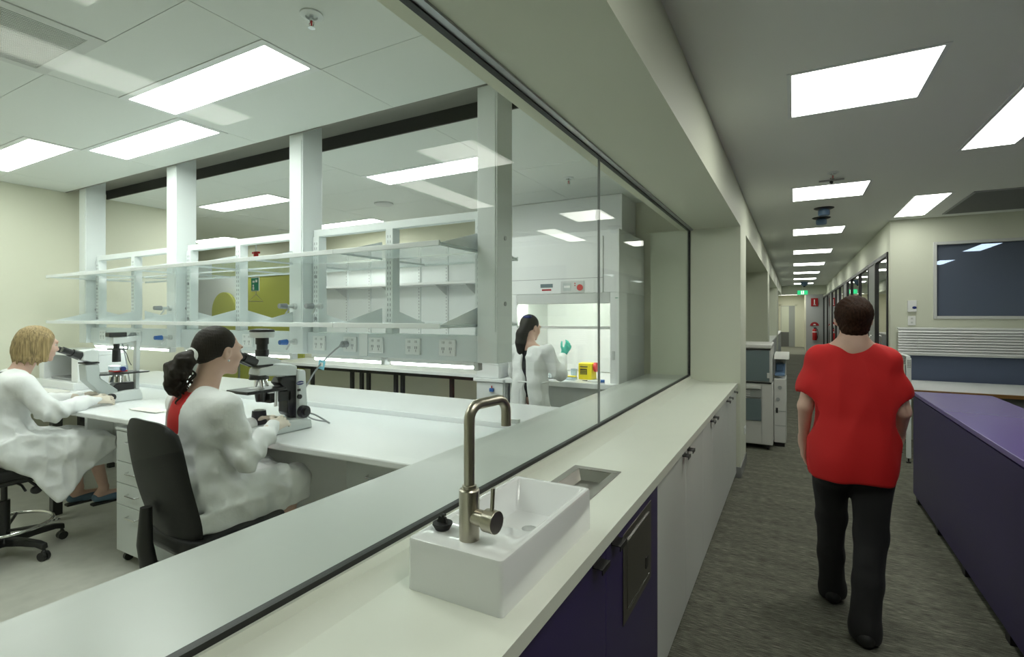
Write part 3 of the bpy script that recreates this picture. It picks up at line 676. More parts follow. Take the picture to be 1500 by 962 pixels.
for x, y in ((-.85, 6.62), (-.27, 6.62), (-.85, 7.2), (-.27, 7.2)): MB().cyl((x-.015, y, .03), (x+.015, y, .03), .03).box(x-.012, x+.012, y-.015, y+.015, .03, .062).build('caster', 'black', cp)
t2 = thing('copier_finisher', 'narrow copier finisher with blue paper tray beside the photocopier', 'finisher', (-.12, 7.1, 0))
B(-.212, -.085, 6.80, 7.35, .05, .80).build('body', 'copier', t2, .008)
B(-.212, -.09, 7.22, 7.35, .80, 1.06).build('tower', 'copier', t2, .006)
MB().prism([(6.82, 1.055), (6.80, 1.03), (7.36, 1.00), (7.36, 1.09), (6.86, 1.085)], 'x', -.212, -.055).build('control_panel', 'copier', t2, .006)
MB().prism([(6.86, .83), (7.22, .93), (7.22, .95), (6.86, .85)], 'x', -.205, -.10).box(-.19, -.12, 6.95, 7.2, .88, .96).build('paper_tray', 'copblue', t2, .003)
for z in (.25, .42): B(-.20, -.086, 6.795, 6.80, z, z+.006).build('panel_gap', 'copmid', t2)
MB().cyl((-.15, 6.80, .70), (-.15, 6.79, .70), .022).cyl((-.17, 6.80, .56), (-.17, 6.79, .56), .022).build('button', 'copmid', t2)
B(-.19, -.17, 6.79, 6.80, .40, .46).build('port', 'black', t2)
for y in (6.86, 7.29): MB().box(-.20, -.10, y-.03, y+.03, 0, .05).build('caster', 'black', t2)
# ------------------------------------------------------------------ laboratory benches
def bf(x): return 1.585+(x+4.30)*(1.712-1.585)/(4.30-1.36)      # front edge of the benches
def bl_(x): return 2.455+(x+4.30)*.022
b1 = thing('lab_bench', 'long white laboratory bench where the dark haired woman works', 'bench', (-2.8, 2.05, 0), 'white laboratory benches')
def bench_top(x0, x1, parent):
    MB().prism([(x0, bf(x0)), (x1, bf(x1)), (x1, bl_(x1)), (x0, bl_(x0))], 'z', .866, .90).build('bench_top', 'benchtop', parent, .008, 3)
bench_top(-4.285, -1.345, b1)
B(-4.27, -4.235, bf(-4.27)+.08, 2.40, .50, .866).build('end_panel', 'white', b1)
B(-4.235, -1.40, 2.36, 2.39, .05, .866).build('back_panel', 'white', b1)
B(-4.235, -3.74, 1.82, 1.84, .50, .866).build('modesty_panel', 'white', b1)
for x, y in ((-4.2, 2.3), (-3.78, 2.3)): B(x-.025, x+.025, y-.025, y+.025, 0, .50).build('leg', 'black', b1)
B(-3.24, -2.95, 1.80, 1.82, .05, .866).build('modesty_panel', 'white', b1)
B(-1.40, -1.36, 1.75, 2.40, 0, .866).build('end_panel', 'white', b1)
b2 = thing('lab_bench', 'left white laboratory bench on black legs behind the blonde woman', 'bench', (-5.2, 2.0, 0), 'white laboratory benches')
bench_top(-6.22, -4.29, b2)
for x, y in ((-4.86, 1.72), (-4.98, 1.76), (-6.1, 1.62), (-6.1, 2.36), (-4.86, 2.36)):
    l = B(x-.03, x+.03, y-.03, y+.03, .045, .866).build('leg', 'black', b2, .004)
    MB().cyl((x, y, 0), (x, y, .01), .025).cyl((x, y, .01), (x, y, .045), .006).build('levelling_foot', 'chrome', l)
lg = thing('bench_ledge', 'raised white rear ledge running behind the microscope bench', 'bench ledge', (-3.8, 2.8, 0))
MB().prism([(-6.22, bl_(-6.22)+.003), (-1.345, bl_(-1.345)+.003), (-1.345, 3.13), (-6.22, 3.09)], 'z', .89, .931).build('ledge_top', 'benchtop', lg, .005, 2)
for x in (-6.1, -4.6, -3.1, -1.6):
    for y in (2.60, 3.02): B(x-.025, x+.025, y-.025, y+.025, 0, .89).build('leg', 'black', lg)
B(-1.40, -1.352, 2.525, 2.55, .931, .955).build('end_stop', 'lightgrey', lg, .002)
fb = thing('lab_bench', 'far white bench on black legs along the back wall of the laboratory', 'bench', (-5.3, 5.1, 0), 'white laboratory benches')
B(-6.62, -3.02, 4.74, 5.44, .862, .90).build('bench_top', 'benchtop', fb, .004)
for x in (-5.923, -5.157, -4.984, -4.862, -4.398, -4.287, -3.537, -3.13, -6.55): B(x-.022, x+.022, 4.93, 4.97, 0, .862).build('leg', 'black', fb)
B(-6.6, -3.1, 4.93, 4.97, .80, .862).build('apron', 'black', fb)
# drawer pedestals
def pedestal(x0, y0, label):
    t = thing('drawer_pedestal', label, 'drawer unit', (x0+.21, y0+.28, 0), 'grey drawer pedestals')
    B(x0, x0+.42, y0+.02, y0+.56, .07, .825).build('body', 'ped', t, .003)
    B(x0-.004, x0+.424, y0-.004, y0+.565, .825, .843).build('top', 'ped', t, .004)
    zs = [.075, .365, .50, .635, .822]
    for i in range(4):
        d = B(x0+.003, x0+.417, y0, y0+.02, zs[i]+.002, zs[i+1]-.002).build('drawer', 'ped', t, .002)
        zc = zs[i+1]-.055
        MB().tube([(x0+.15, y0, zc), (x0+.155, y0-.022, zc-.004), (x0+.265, y0-.022, zc-.004), (x0+.27, y0, zc)], .005, 8).build('handle', 'chrome', d)
    for x, y in ((x0+.04, y0+.05), (x0+.38, y0+.05), (x0+.04, y0+.5), (x0+.38, y0+.5)):
        MB().cyl((x-.012, y, .027), (x+.012, y, .027), .027).box(x-.015, x+.015, y-.012, y+.02, .045, .07).build('caster', 'black', t)
pedestal(-3.72, 1.615, 'grey four drawer pedestal between the two seated women')
pedestal(-1.95, 1.83, 'grey drawer pedestal under the bench nearest the glass')

# ------------------------------------------------------------------ service columns and suspended shelving
CX = [(-6.005, -5.867), (-4.483, -4.344), (-2.982, -2.847), (-1.479, -1.354)]
cn = ['against the left wall', 'second from the left wall', 'third from the left wall', 'nearest the glass']
def tap_fitting(parent_label, x, y, z, m, group):
    t = thing('gas_tap', parent_label, 'gas tap', (x, y, z), group)
    MB().cyl((x, y, z), (x, y-.02, z), .020, n=16).cyl((x, y-.02, z), (x, y-.075, z), .011).build('stem', 'lightgrey', t)
    MB().cyl((x, y-.070, z), (x, y-.125, z), .020, .016, n=10).build('knob', m, t, .002)
    MB().tube([(x, y-.05, z), (x, y-.055, z-.025), (x, y-.075, z-.05)], .006, 8).build('nozzle', 'lightgrey', t)
for i, (a, b) in enumerate(CX):
    t = thing('service_column', 'white ceiling hung service column %s' % cn[i], 'column', ((a+b)/2, 2.38, 1.29), 'laboratory service columns')
    B(a, b, 2.30, 2.46, 1.285, 2.837).build('shaft', 'whitemetal', t, .004)
    B(a+.012, b-.012, 2.296, 2.302, 1.45, 2.70).build('cover_strip', 'whitemetal', t)
    for z in (1.60, 1.95): MB().cyl((b, 2.38, z), (b+.004, 2.38, z), .012).build('screw', 'alu', t)
for xi, nm in ((1, 'second'), (2, 'third')):
    xm = (CX[xi][0]+CX[xi][1])/2
    tap_fitting('grey upper gas tap on the %s column from the left wall' % nm, xm, 2.296, 1.60, 'greypl', 'service column taps')
    tap_fitting('blue lower tap on the %s column from the left wall' % nm, xm, 2.30, 1.365, 'blue', 'service column taps')
tap_fitting('grey gas tap beside the frame right of the third column', -2.74, 2.36, 1.60, 'greypl', 'service column taps')
bays = [(-5.867, -4.483), (-4.344, -2.982), (-2.847, -1.479)]
bn = ['left', 'middle', 'right']
mids = [-5.18, -3.66, -2.165]
postx = []
for i, (a, b) in enumerate(bays):
    t = thing('shelf_frame', 'white slotted shelving frame of the %s bay hung between columns' % bn[i], 'shelf frame', ((a+b)/2, 2.42, 1.43), 'suspended shelving frames')
    B(a+.004, b-.004, 2.385, 2.43, 2.068, 2.115).build('top_rail', 'whitemetal', t, .003)
    for x in (a+.035, mids[i], b-.035):
        p = B(x-.028, x+.028, 2.375, 2.44, 1.43, 2.068).build('post', 'whitemetal', t, .002); postx.append(x)
        sl_ = MB()
        for k in range(17): 
            for dx_ in (-.010, .010): sl_.box(x+dx_-.002, x+dx_+.002, 2.3735, 2.3752, 1.50+k*.032, 1.517+k*.032)
        so = sl_.build('slot_row', 'greypl', p); so['kind'] = 'stuff'
    for z in (1.52, 1.80): MB().cyl((a+.036, 2.375, z), (a+.036, 2.369, z), .011).build('bolt', 'alu', t)
    s = thing('service_panel', 'pale grey power panel of the %s bay above the bench' % bn[i], 'power panel', ((a+b)/2, 2.38, 1.28), 'bench power panels')
    B(a+.001, b-.001, 2.345, 2.44, 1.285, 1.429).build('panel', 'whitemetal', s, .003)
    B(a+.001, b-.001, 2.335, 2.345, 1.285, 1.429).build('fascia', 'fascia', s, .002)
    socks = [[-5.609, -4.993], [-4.05, -3.471], [-2.722, -2.444, -2.226, -1.939, -1.695]][i]
    for x in socks:
        k = B(x-.055, x+.055, 2.322, 2.335, 1.312, 1.405).build('socket', 'white', s, .003)
        for dx_ in (-.025, .025):
            MB().box(x+dx_-.008, x+dx_-.004, 2.3205, 2.3225, 1.345, 1.360).box(x+dx_+.004, x+dx_+.008, 2.3205, 2.3225, 1.345, 1.360).box(x+dx_-.0015, x+dx_+.0015, 2.3205, 2.3225, 1.328, 1.342).build('pin_slot', 'greypl', k)
            B(x+dx_-.008, x+dx_+.008, 2.319, 2.3225, 1.380, 1.394).build('rocker', 'lightgrey', k)
    if i == 2: B(-2.37, -2.30, 2.331, 2.336, 1.29, 1.428).build('blank_plate', 'white', s)
    nl = 2
    for j in range(nl):
        L0 = a+.03+(b-a-.03)*j/nl; L1 = a+(b-a-.03)*(j+1)/nl-.02
        u = thing('bench_lamp', 'glowing strip lamp under the %s half of the %s power panel' % (('left', 'right')[j], bn[i]), 'strip lamp', ((L0+L1)/2, 2.37, 1.25), 'bench strip lamps')
        B(L0, L1, 2.345, 2.40, 1.262, 1.285).build('housing', 'white', u)
        MB().cyl((L0+.02, 2.365, 1.258), (L1-.02, 2.365, 1.258), .015, n=14).build('tube', 'striplamp', u)
        B(L1, L1+.03, 2.34, 2.385, 1.238, 1.285).build('clip', 'lightgrey', u, .003)
# glass shelves with gusset brackets
EX = [-5.86+i*(5.86-1.505)/6 for i in range(7)]
for lvl, z in (('upper', 1.885), ('lower', 1.480)):
    for side, y0, y1 in (('front', 2.0, 2.372), ('rear', 2.445, 2.81)):
        for i in range(6):
            t = thing('glass_shelf', '%s %s glass shelf of the suspended unit, %s from the left' % (side, lvl, ('first', 'second', 'third', 'fourth', 'fifth', 'sixth')[i]), 'shelf', ((EX[i]+EX[i+1])/2, (y0+y1)/2, z), 'suspended glass shelves')
            ya, yb = (y0+.01, y1) if side == 'front' else (y0, y1-.01)
            B(EX[i]+.002, EX[i+1]-.002, ya, yb, z, z+.010).build('shelf_sheet', 'shelfglass', t)
            ye = y0 if side == 'front' else y1-.012
            B(EX[i]+.001, EX[i+1]-.001, ye, ye+.012, z-.008, z+.018).build('edge_strip', 'whitemetal', t, .002)
            for xe in ((EX[i]+.012,) if i < 5 else (EX[i]+.012, EX[i+1]-.012)):
                yp, yt = (y1, y0+.03) if side == 'front' else (y0, y1-.03)
                MB().prism([(yp, z-.006), (yt, z-.006), (yt, z+.012), (yp, z+.105)], 'x', xe-.002, xe+.002).build('bracket', 'whitemetal', t)
# plug leads in the power panel
def lead(x, z, pts, label, tagp=None):
    t = thing('power_lead', label, 'cable', (x, 2.3, .93))
    MB().cyl((x-.02, 2.318, z), (x-.02, 2.285, z), .021, n=14).cyl((x-.02, 2.285, z), (x-.02, 2.262, z-.012), .015, .007).build('plug', 'greypl', t)
    p = [Vector((x-.02, 2.265, z-.010))]+[Vector(q) for q in pts]
    sm = []
    for k in range(len(p)-1):
        a = p[max(k-1, 0)]; b = p[k]; c = p[k+1]; d = p[min(k+2, len(p)-1)]
        for j in range(8):
            q = j/8; sm.append(.5*((2*b)+(c-a)*q+(2*a-5*b+4*c-d)*q*q+(3*b-a-3*c+d)*q**3))
    sm.append(p[-1])
    MB().tube(sm, .005, 8).build('cord', 'greypl', t)
    if tagp:
        x_, y_, z_ = tagp
        MB().prism([(x_-.03, z_-.025), (x_+.02, z_-.035), (x_+.035, z_+.02), (x_-.02, z_+.03)][::1] and zx([(x_-.03, z_-.025), (x_+.02, z_-.035), (x_+.035, z_+.02), (x_-.02, z_+.03)]), 'y', y_-.001, y_+.001).build('test_tag', 'paleblue', t)
        B(x_-.012, x_+.014, y_-.0022, y_-.001, z_-.012, z_+.012).build('tag_print', 'white_print', t)
    return t
lead(-2.444, 1.36, [(-2.50, 2.22, 1.30), (-2.56, 2.15, 1.19), (-2.60, 2.08, 1.02), (-2.54, 2.10, .93), (-2.44, 2.14, .907), (-2.38, 2.10, .915), (-2.44, 2.06, .96), (-2.48, 2.02, .98)], 'grey mains lead with a pale blue tag running to the upright microscope', (-2.53, 2.18, 1.24))
lead(-4.993, 1.375, [(-5.03, 2.24, 1.36), (-5.03, 2.2, 1.33), (-4.95, 2.2, 1.28), (-4.80, 2.18, 1.0), (-4.7, 2.16, .91), (-4.62, 2.14, .92)], 'grey mains lead with a pale blue tag behind the inverted microscope', (-4.97, 2.17, 1.30))

# ------------------------------------------------------------------ chairs
def make_chair(label, loc, rotz, seat_z=.60, back_h=.56, back_z=.52, ring=True, recl=.06):
    t = thing('lab_chair', label, 'chair', loc, 'black laboratory chairs', world=False, rotz=rotz)
    st_ = MB().prism(rrect(-.24, .24, -.22, .24, .11, 6), 'z', seat_z-.075, seat_z-.005).build('seat', 'uphol', t, .025, 4)
    MB().prism(rrect(-.215, .215, -.20, .215, .09, 6), 'z', seat_z-.095, seat_z-.072).build('seat_shell', 'black', t, .008)
    # backrest: a curved, padded, rounded slab
    nx, nz = 17, 17; vs = []; fs = []
    for layer in (0, 1):
        for j in range(nz):
            v_ = -1+2*j/(nz-1)
            for i in range(nx):
                u_ = -1+2*i/(nx-1)
                # map the square to a rounded outline
                xx = u_*math.sqrt(max(0, 1-.32*v_*v_*abs(v_)**2))*.232*(1-.10*max(0, -v_)**2)
                zz = v_*math.sqrt(max(0, 1-.22*u_*u_*abs(u_)**2))*back_h/2
                edge = max(abs(u_), abs(v_))**6
                th = .040*(1-edge*.85)
                y = -.235 + .33*(xx*xx)/.245*.245*2.2*.9 - recl*v_ - .02*math.cos(v_*PI*.5)
                y += th if layer else -th*.6
                vs.append((xx, y, back_z+back_h/2+zz))
    N_ = nx*nz
    for j in range(nz-1):
        for i in range(nx-1):
            a = j*nx+i; fs.append((a, a+1, a+nx+1, a+nx)); b = a+N_; fs.append((b, b+nx, b+nx+1, b+1))
    rim = [i for i in range(nx)]+[j*nx+nx-1 for j in range(1, nz)]+[(nz-1)*nx+i for i in range(nx-2, -1, -1)]+[j*nx for j in range(nz-2, 0, -1)]
    for k in range(len(rim)): a, b = rim[k], rim[(k+1) % len(rim)]; fs.append((b, a, a+N_, b+N_))
    MB().add(vs, fs).build('backrest', 'uphol', t, 0, 2, 70)
    MB().tube([(0, -.285, back_z+.20), (0, -.29, back_z+.05), (0, -.275, seat_z-.12), (0, -.22, seat_z-.165), (0, -.10, seat_z-.13), (0, 0, seat_z-.105)], [.022, .030, .034, .034, .030, .026], 10).build('back_bar', 'black', t)
    MB().box(-.10, .10, -.12, .12, seat_z-.135, seat_z-.09).build('mechanism', 'black', t, .010)
    MB().tube([(.08, .02, seat_z-.115), (.18, .03, seat_z-.125), (.235, .03, seat_z-.150)], .007, 8).build('lever', 'black', t)
    MB().sphere((.21, .09, seat_z-.165), (.030, .030, .026)).cyl((.21, .09, seat_z-.14), (.18, .06, seat_z-.10), .008).build('knob', 'black', t)
    MB().cyl((0, 0, .11), (0, 0, .36), .030, n=20).build('column_sleeve', 'black', t)
    MB().cyl((0, 0, .34), (0, 0, seat_z-.11), .017, n=18).build('gas_lift', 'black', t)
    MB().lathe([(0, .075), (.05, .075), (.055, .10), (.04, .125), (0, .125)], (0, 0, 0), 20).build('hub', 'black', t)
    for k in range(5):
        q = 2*PI*k/5+.35; c, s_ = math.cos(q), math.sin(q)
        a = MB(); h = .028
        prof = [(.03, .075, .125, .032), (.15, .085, .125, .028), (.26, .085, .118, .024), (.31, .07, .105, .021)]
        vv = []; ff = []
        for (r, z0, z1, wd) in prof:
            for (oy, oz) in ((-wd, z0), (wd, z0), (wd*.75, z1), (-wd*.75, z1)): vv.append((c*r-s_*oy, s_*r+c*oy, oz))
        for j in range(3):
            for e in range(4): ff.append((j*4+e, j*4+(e+1) % 4, (j+1)*4+(e+1) % 4, (j+1)*4+e))
        ff += [(3, 2, 1, 0), (12, 13, 14, 15)]
        leg = a.add(vv, ff).build('base_arm', 'black', t, .006)
        cx_, cy_ = c*.30, s_*.30
        tv = Vector((-s_, c, 0))
        w_ = MB()
        for sgn in (-1, 1):
            p = Vector((cx_, cy_, .027))+tv*(.013*sgn); w_.cyl(p-tv*.009, p+tv*.009, .027, n=18)
        w_.sphere((cx_, cy_, .045), (.016, .016, .022)).cyl((cx_, cy_, .05), (cx_, cy_, .085), .009).build('caster', 'black', leg)
    if ring:
        R = .235; MB().tube([(R*math.cos(2*PI*k/40), R*math.sin(2*PI*k/40), .20) for k in range(40)], .011, 10, True).build('foot_ring', 'chrome', t)
        for k in range(3):
            q = 2*PI*k/3+.5; MB().cyl((.025*math.cos(q), .025*math.sin(q), .165), ((R-.005)*math.cos(q), (R-.005)*math.sin(q), .20), .010, n=8).build('ring_spoke', 'black', t)
    return t
make_chair('black draughting chair with a chrome foot ring under the blonde woman', (-4.42, 1.30, 0), .0, .60, .46, .62)
make_chair('black chair with a tall padded back under the dark haired woman', (-2.33, 1.41, 0), -.06, .615, .56, .545)

# ------------------------------------------------------------------ microscopes
def badge(x, y, z, parent, txt):
    MB().add([(x, y+.026*math.cos(2*PI*i/24), z+.0115*math.sin(2*PI*i/24)) for i in range(24)]+[(x+.0015, y+.024*math.cos(2*PI*i/24), z+.010*math.sin(2*PI*i/24)) for i in range(24)],
             [(i, (i+1) % 24, 24+(i+1) % 24, 24+i) for i in range(24)]+[tuple(range(24, 48))]).build('badge', 'navy', parent)
    text_part(txt, .0105, 'white_print', parent, (x+.002, y, z), Matrix(((0, 0, 1), (1, 0, 0), (0, 1, 0))))
# inverted microscope (blonde woman)
k_ = 1.035; SX = -4.46
def yz(Y, Z): return (Y*k_, 1.53-(1.53-Z)*k_)
ms = thing('inverted_microscope', 'pale grey inverted microscope with a dark stage in front of the blonde woman', 'microscope', (SX, 1.95, .9))
def pr(mb, pts, hw, cx_=SX): return mb.prism([yz(*p) for p in pts], 'x', cx_-hw, cx_+hw)
z0 = 1.53-(1.53-.9)/k_
pr(MB(), [(1.76, z0+.001), (2.005, z0+.001), (2.005, .955), (1.99, 1.0), (1.90, 1.0), (1.83, .99), (1.80, .975), (1.75, .93)], .085).build('base', 'scope', ms, .006)
pr(MB(), [(1.665, 1.20), (1.745, 1.20), (1.755, 1.10), (1.86, 1.005), (1.84, .965), (1.78, .965), (1.672, 1.09)], .055).build('arm', 'scopegreen', ms, .006)
pr(MB(), [(1.665, 1.205), (1.745, 1.205), (1.745, 1.215), (1.665, 1.215)], .058).build('collar', 'lens', ms)
pr(MB(), [(1.645, 1.235), (1.70, 1.215), (1.745, 1.215), (1.745, 1.295), (1.70, 1.307), (1.66, 1.30)], .055).build('head', 'scope', ms, .008)
for s_ in (-1, 1):
    a = yz(1.665, 1.258); m_ = yz(1.60, 1.288); e = yz(1.545, 1.313)
    ep = MB().cyl((SX+.022*s_, a[0], a[1]), (SX+.032*s_, m_[0], m_[1]), .030, .026).build('eyepiece_tube', 'lens', ms)
    MB().cyl((SX+.032*s_, m_[0], m_[1]), (SX+.032*s_, e[0], e[1]), .019, .021).build('eyepiece', 'lens', ep)
y_, z_ = yz(1.745, 1.119); y2, z2 = yz(2.055, 1.131)
MB().prism([(SX-.10, y_+.02), (SX-.08, y_), (SX+.08, y_), (SX+.10, y_+.02), (SX+.10, y2-.02), (SX+.08, y2), (SX-.08, y2), (SX-.10, y2-.02)], 'z', z_, z_+.010).build('stage', 'lens', ms, .003)
MB().lathe([(0, .011), (.036, .011), (.036, .013), (0, .013)], (SX, yz(1.88, 0)[0], z_), 24).build('stage_insert', 'chrome', ms)
pr(MB(), [(1.985, .99), (2.01, .99), (2.02, 1.36), (2.015, 1.39), (1.99, 1.39), (1.99, 1.33)], .022).build('lamp_pillar', 'scope', ms, .004)
pr(MB(), [(1.84, 1.335), (1.90, 1.335), (2.0, 1.355), (2.0, 1.385), (1.84, 1.385)], .026).build('lamp_arm', 'scope', ms, .004)
pr(MB(), [(1.815, 1.386), (1.925, 1.386), (1.925, 1.418), (1.815, 1.418)], .034).build('lamp_housing', 'lens', ms, .004)
a = yz(1.872, 1.335); b = yz(1.872, 1.30)
MB().cyl((SX, a[0], a[1]), (SX, b[0], b[1]), .020).box(SX-.055, SX+.055, a[0]-.04, a[0]+.05, b[1]-.008, b[1]).build('filter_holder', 'lens', ms)
a = yz(1.872, 1.29); b = yz(1.872, 1.205)
MB().cyl((SX, a[0], a[1]), (SX, b[0], b[1]), .026, .028, n=20).build('condenser', 'lens', ms)
y_ = yz(1.88, 0)[0]; zc = z_-.002
MB().cyl((SX, y_, zc-.015), (SX, y_, zc-.06), .05, .055, n=20).build('nosepiece', 'chrome', ms)
for k in range(5):
    q = 2*PI*k/5; MB().cyl((SX+.03*math.cos(q), y_+.03*math.sin(q), zc-.03), (SX+.026*math.cos(q), y_+.026*math.sin(q), zc-.004), .011).build('objective', 'chrome', ms)
pr(MB(), [(1.80, 1.0), (1.965, .985), (1.965, 1.055), (1.86, 1.05), (1.80, 1.02)], .05).build('nosepiece_mount', 'lens', ms, .005)
for s_ in (-1, 1):
    c_ = yz(1.80, .965); MB().cyl((SX+.085*s_, c_[0], c_[1]), (SX+.115*s_, c_[0], c_[1]), .026, n=20).build('focus_knob', 'lens', ms, .003)
MB().tube(bez((SX+.02, a[0]+.03, a[1]), (SX+.02, a[0]+.07, a[1]-.02), (SX+.02, a[0]+.06, a[1]-.08), (SX+.02, a[0]+.09, a[1]-.12)), .0025, 6).build('wire', 'lens', ms)
fl = thing('culture_flask', 'culture flask of red medium with a blue cap on the inverted microscope stage', 'flask', (SX+.01, y_, z_+.013))
zf = z_+.0135
B(SX-.04, SX+.05, y_-.045, y_+.045, zf, zf+.012).build('medium', 'red', fl, .004)
B(SX-.042, SX+.052, y_-.047, y_+.047, zf+.0125, zf+.046).build('flask_body', 'clearplastic', fl, .004)
MB().cyl((SX+.052, y_, zf+.025), (SX+.068, y_, zf+.025), .012).build('neck', 'clearplastic', fl)
MB().cyl((SX+.068, y_, zf+.025), (SX+.088, y_, zf+.025), .017, n=18).build('cap', 'navy', fl)
# upright microscope (dark haired woman)
UX = -2.49; ku = 1.0
mu = thing('upright_microscope', 'pale grey upright microscope with a camera on top before the dark haired woman', 'microscope', (UX, 1.85, .9))
def pu(mb, pts, hw, cx_=UX): return mb.prism(pts, 'x', cx_-hw, cx_+hw)
pu(MB(), [(1.645, .901), (2.01, .901), (2.005, .95), (1.93, .965), (1.75, .965), (1.66, .955), (1.65, .94)], .085).build('base', 'scope', mu, .008)
pu(MB(), [(1.935, .95), (2.008, .90), (2.0, .96), (1.982, 1.22), (1.975, 1.232), (1.935, 1.236)], .062).build('column', 'scope', mu, .006)
pu(MB(), [(1.700, 1.222), (1.76, 1.215), (1.94, 1.20), (1.94, 1.255), (1.90, 1.268), (1.80, 1.272), (1.71, 1.262)], .045).build('arm', 'scope', mu, .008)
pu(MB(), [(1.88, 1.00), (1.94, .96), (1.94, 1.20), (1.85, 1.20), (1.83, 1.17), (1.88, 1.12)], .040).build('inner_column', 'lens', mu, .005)
pu(MB(), [(1.70, 1.266), (1.79, 1.266), (1.79, 1.277), (1.70, 1.277)], .040).build('collar', 'lens', mu)
pu(MB(), [(1.675, 1.285), (1.70, 1.277), (1.79, 1.277), (1.84, 1.283), (1.835, 1.298), (1.77, 1.318), (1.70, 1.325), (1.672, 1.312)], .045).build('head', 'scope', mu, .007)
for s_ in (-1, 1):
    ep = MB().cyl((UX+.020*s_, 1.695, 1.296), (UX+.032*s_, 1.625, 1.325), .028, .024).build('eyepiece_tube', 'lens', mu)
    MB().cyl((UX+.032*s_, 1.632, 1.322), (UX+.032*s_, 1.578, 1.346), .018, .021).build('eyepiece', 'lens', ep)
MB().cyl((UX, 1.753, 1.318), (UX, 1.753, 1.355), .034, n=20).cyl((UX, 1.753, 1.355), (UX, 1.753, 1.385), .028, n=20).cyl((UX, 1.753, 1.385), (UX, 1.753, 1.42), .033, n=20).build('camera_tube', 'lens', mu)
MB().lathe([(0, 0), (.058, 0), (.062, .01), (.062, .030), (0, .030)], (UX, 1.753, 1.42), 28).build('camera_body', 'scope', mu)
MB().lathe([(0, 0), (.063, 0), (.060, .012), (.03, .018), (0, .019)], (UX, 1.753, 1.45), 28).build('camera_cap', 'lens', mu)
MB().cyl((UX, 1.735, 1.222), (UX, 1.735, 1.200), .045, .05, n=22).build('nosepiece', 'lens', mu)
for k, (ox, oy) in enumerate(((-.02, .02), (.02, .025), (0, -.02), (.028, -.005))):
    MB().cyl((UX+ox*.8, 1.738+oy*.8, 1.202), (UX+ox*1.2, 1.738+oy*1.2, 1.160), .012, .008).build('objective', 'chrome', mu)
B(UX-.105, UX+.075, 1.62, 1.85, 1.133, 1.150).build('stage', 'lens', mu, .004)
B(UX-.05, UX+.03, 1.70, 1.75, 1.150, 1.152).build('slide', 'white_print', mu)
MB().cyl((UX, 1.745, 1.133), (UX, 1.745, 1.08), .033, .024, n=20).box(UX-.04, UX+.04, 1.77, 1.90, 1.07, 1.12).build('condenser', 'lens', mu)
MB().cyl((UX+.05, 1.80, 1.133), (UX+.05, 1.80, 1.05), .011).build('stage_knob', 'chrome', mu)
MB().cyl((UX, 1.735, .962), (UX, 1.735, 1.035), .040, .034, n=24).build('lamp_house', 'lens', mu)
MB().cyl((UX, 1.735, 1.035), (UX, 1.735, 1.038), .024, n=20).build('lamp_lens', 'paper', mu)
for s_ in (-1, 1):
    MB().cyl((UX+.062*s_, 1.955, 1.0), (UX+.095*s_, 1.955, 1.0), .034, n=24).cyl((UX+.095*s_, 1.955, 1.0), (UX+.110*s_, 1.955, 1.0), .022, n=20).build('focus_knob', 'lens', mu, .002)
MB().cyl((UX+.062, 1.935, 1.085), (UX+.074, 1.935, 1.085), .013, n=18).build('dial', 'lens', mu)
B(UX+.062, UX+.065, 1.925, 1.945, 1.115, 1.128).build('switch', 'lens', mu)
badge(UX+.0625, 1.945, 1.160, mu, 'OLYMPUS')
B(UX+.0855, UX+.0865, 1.66, 1.685, .925, .945).build('red_label', 'redsign', mu)
# things on the benches
t = thing('paper_sheet', 'pale folded paper towel lying on the bench between the women', 'paper', (-3.75, 1.85, .9))
MB().prism([(-3.98, 1.80), (-3.60, 1.86), (-3.59, 1.93), (-3.99, 1.87)], 'z', .9005, .904).build('sheet', 'paper', t)
MB().prism([(-3.92, 1.78), (-3.64, 1.80), (-3.64, 1.85), (-3.92, 1.83)], 'z', .9045, .908).build('top_sheet', 'paper', t)
eq = thing('bench_instrument', 'white open fronted instrument box on the left bench behind the blonde woman', 'instrument', (-5.7, 2.2, .9))
B(-6.15, -5.38, 2.02, 2.41, .90, .965).build('base', 'white', eq, .006)
B(-5.50, -5.38, 2.05, 2.42, .965, 1.19).build('side_pillar', 'white', eq, .006)
B(-6.15, -6.05, 2.05, 2.42, .965, 1.19).build('side_pillar', 'white', eq, .006)
B(-6.05, -5.50, 2.38, 2.42, .965, 1.19).build('back_plate', 'lightgrey', eq)
B(-6.15, -5.38, 2.05, 2.42, 1.19, 1.23).build('top_plate', 'white', eq, .006)
B(-5.98, -5.56, 2.08, 2.30, .966, .985).build('tray', 'greypl', eq, .004)
t = tag(MB().prism([(-5.75, 1.80), (-5.30, 1.84), (-5.30, 1.97), (-5.75, 1.93)], 'z', .9005, .915).build('paper_sheet', 'paper'), 'thin stack of white paper in front of the open fronted instrument', 'paper')

# ------------------------------------------------------------------ back wall shelving, shower
t = thing('wall_shelving', 'pale wall panel with slotted rails and one shelf above the far bench', 'wall shelving', (-4.9, 5.4, 1.25))
B(-6.33, -3.05, 5.425, 5.449, 1.25, 2.27).build('back_panel', 'whitemetal', t)
for x in (-6.2, -5.75, -5.3, -4.85, -4.4, -3.95, -3.5):
    r_ = B(x-.02, x+.02, 5.405, 5.425, 1.28, 2.25).build('rail', 'whitemetal', t)
    s_ = MB()
    for k in range(22): s_.box(x-.004, x+.004, 5.4035, 5.405, 1.31+k*.042, 1.33+k*.042)
    so = s_.build('slot_row', 'greypl', r_); so['kind'] = 'stuff'
B(-6.3, -3.1, 5.13, 5.425, 1.935, 1.965).build('shelf', 'white', t, .003)
for x in (-5.75, -4.85, -3.95, -3.5): MB().prism([(5.42, 1.80), (5.42, 1.935), (5.17, 1.935)], 'x', x-.004, x+.004).build('bracket', 'lightgrey', t)
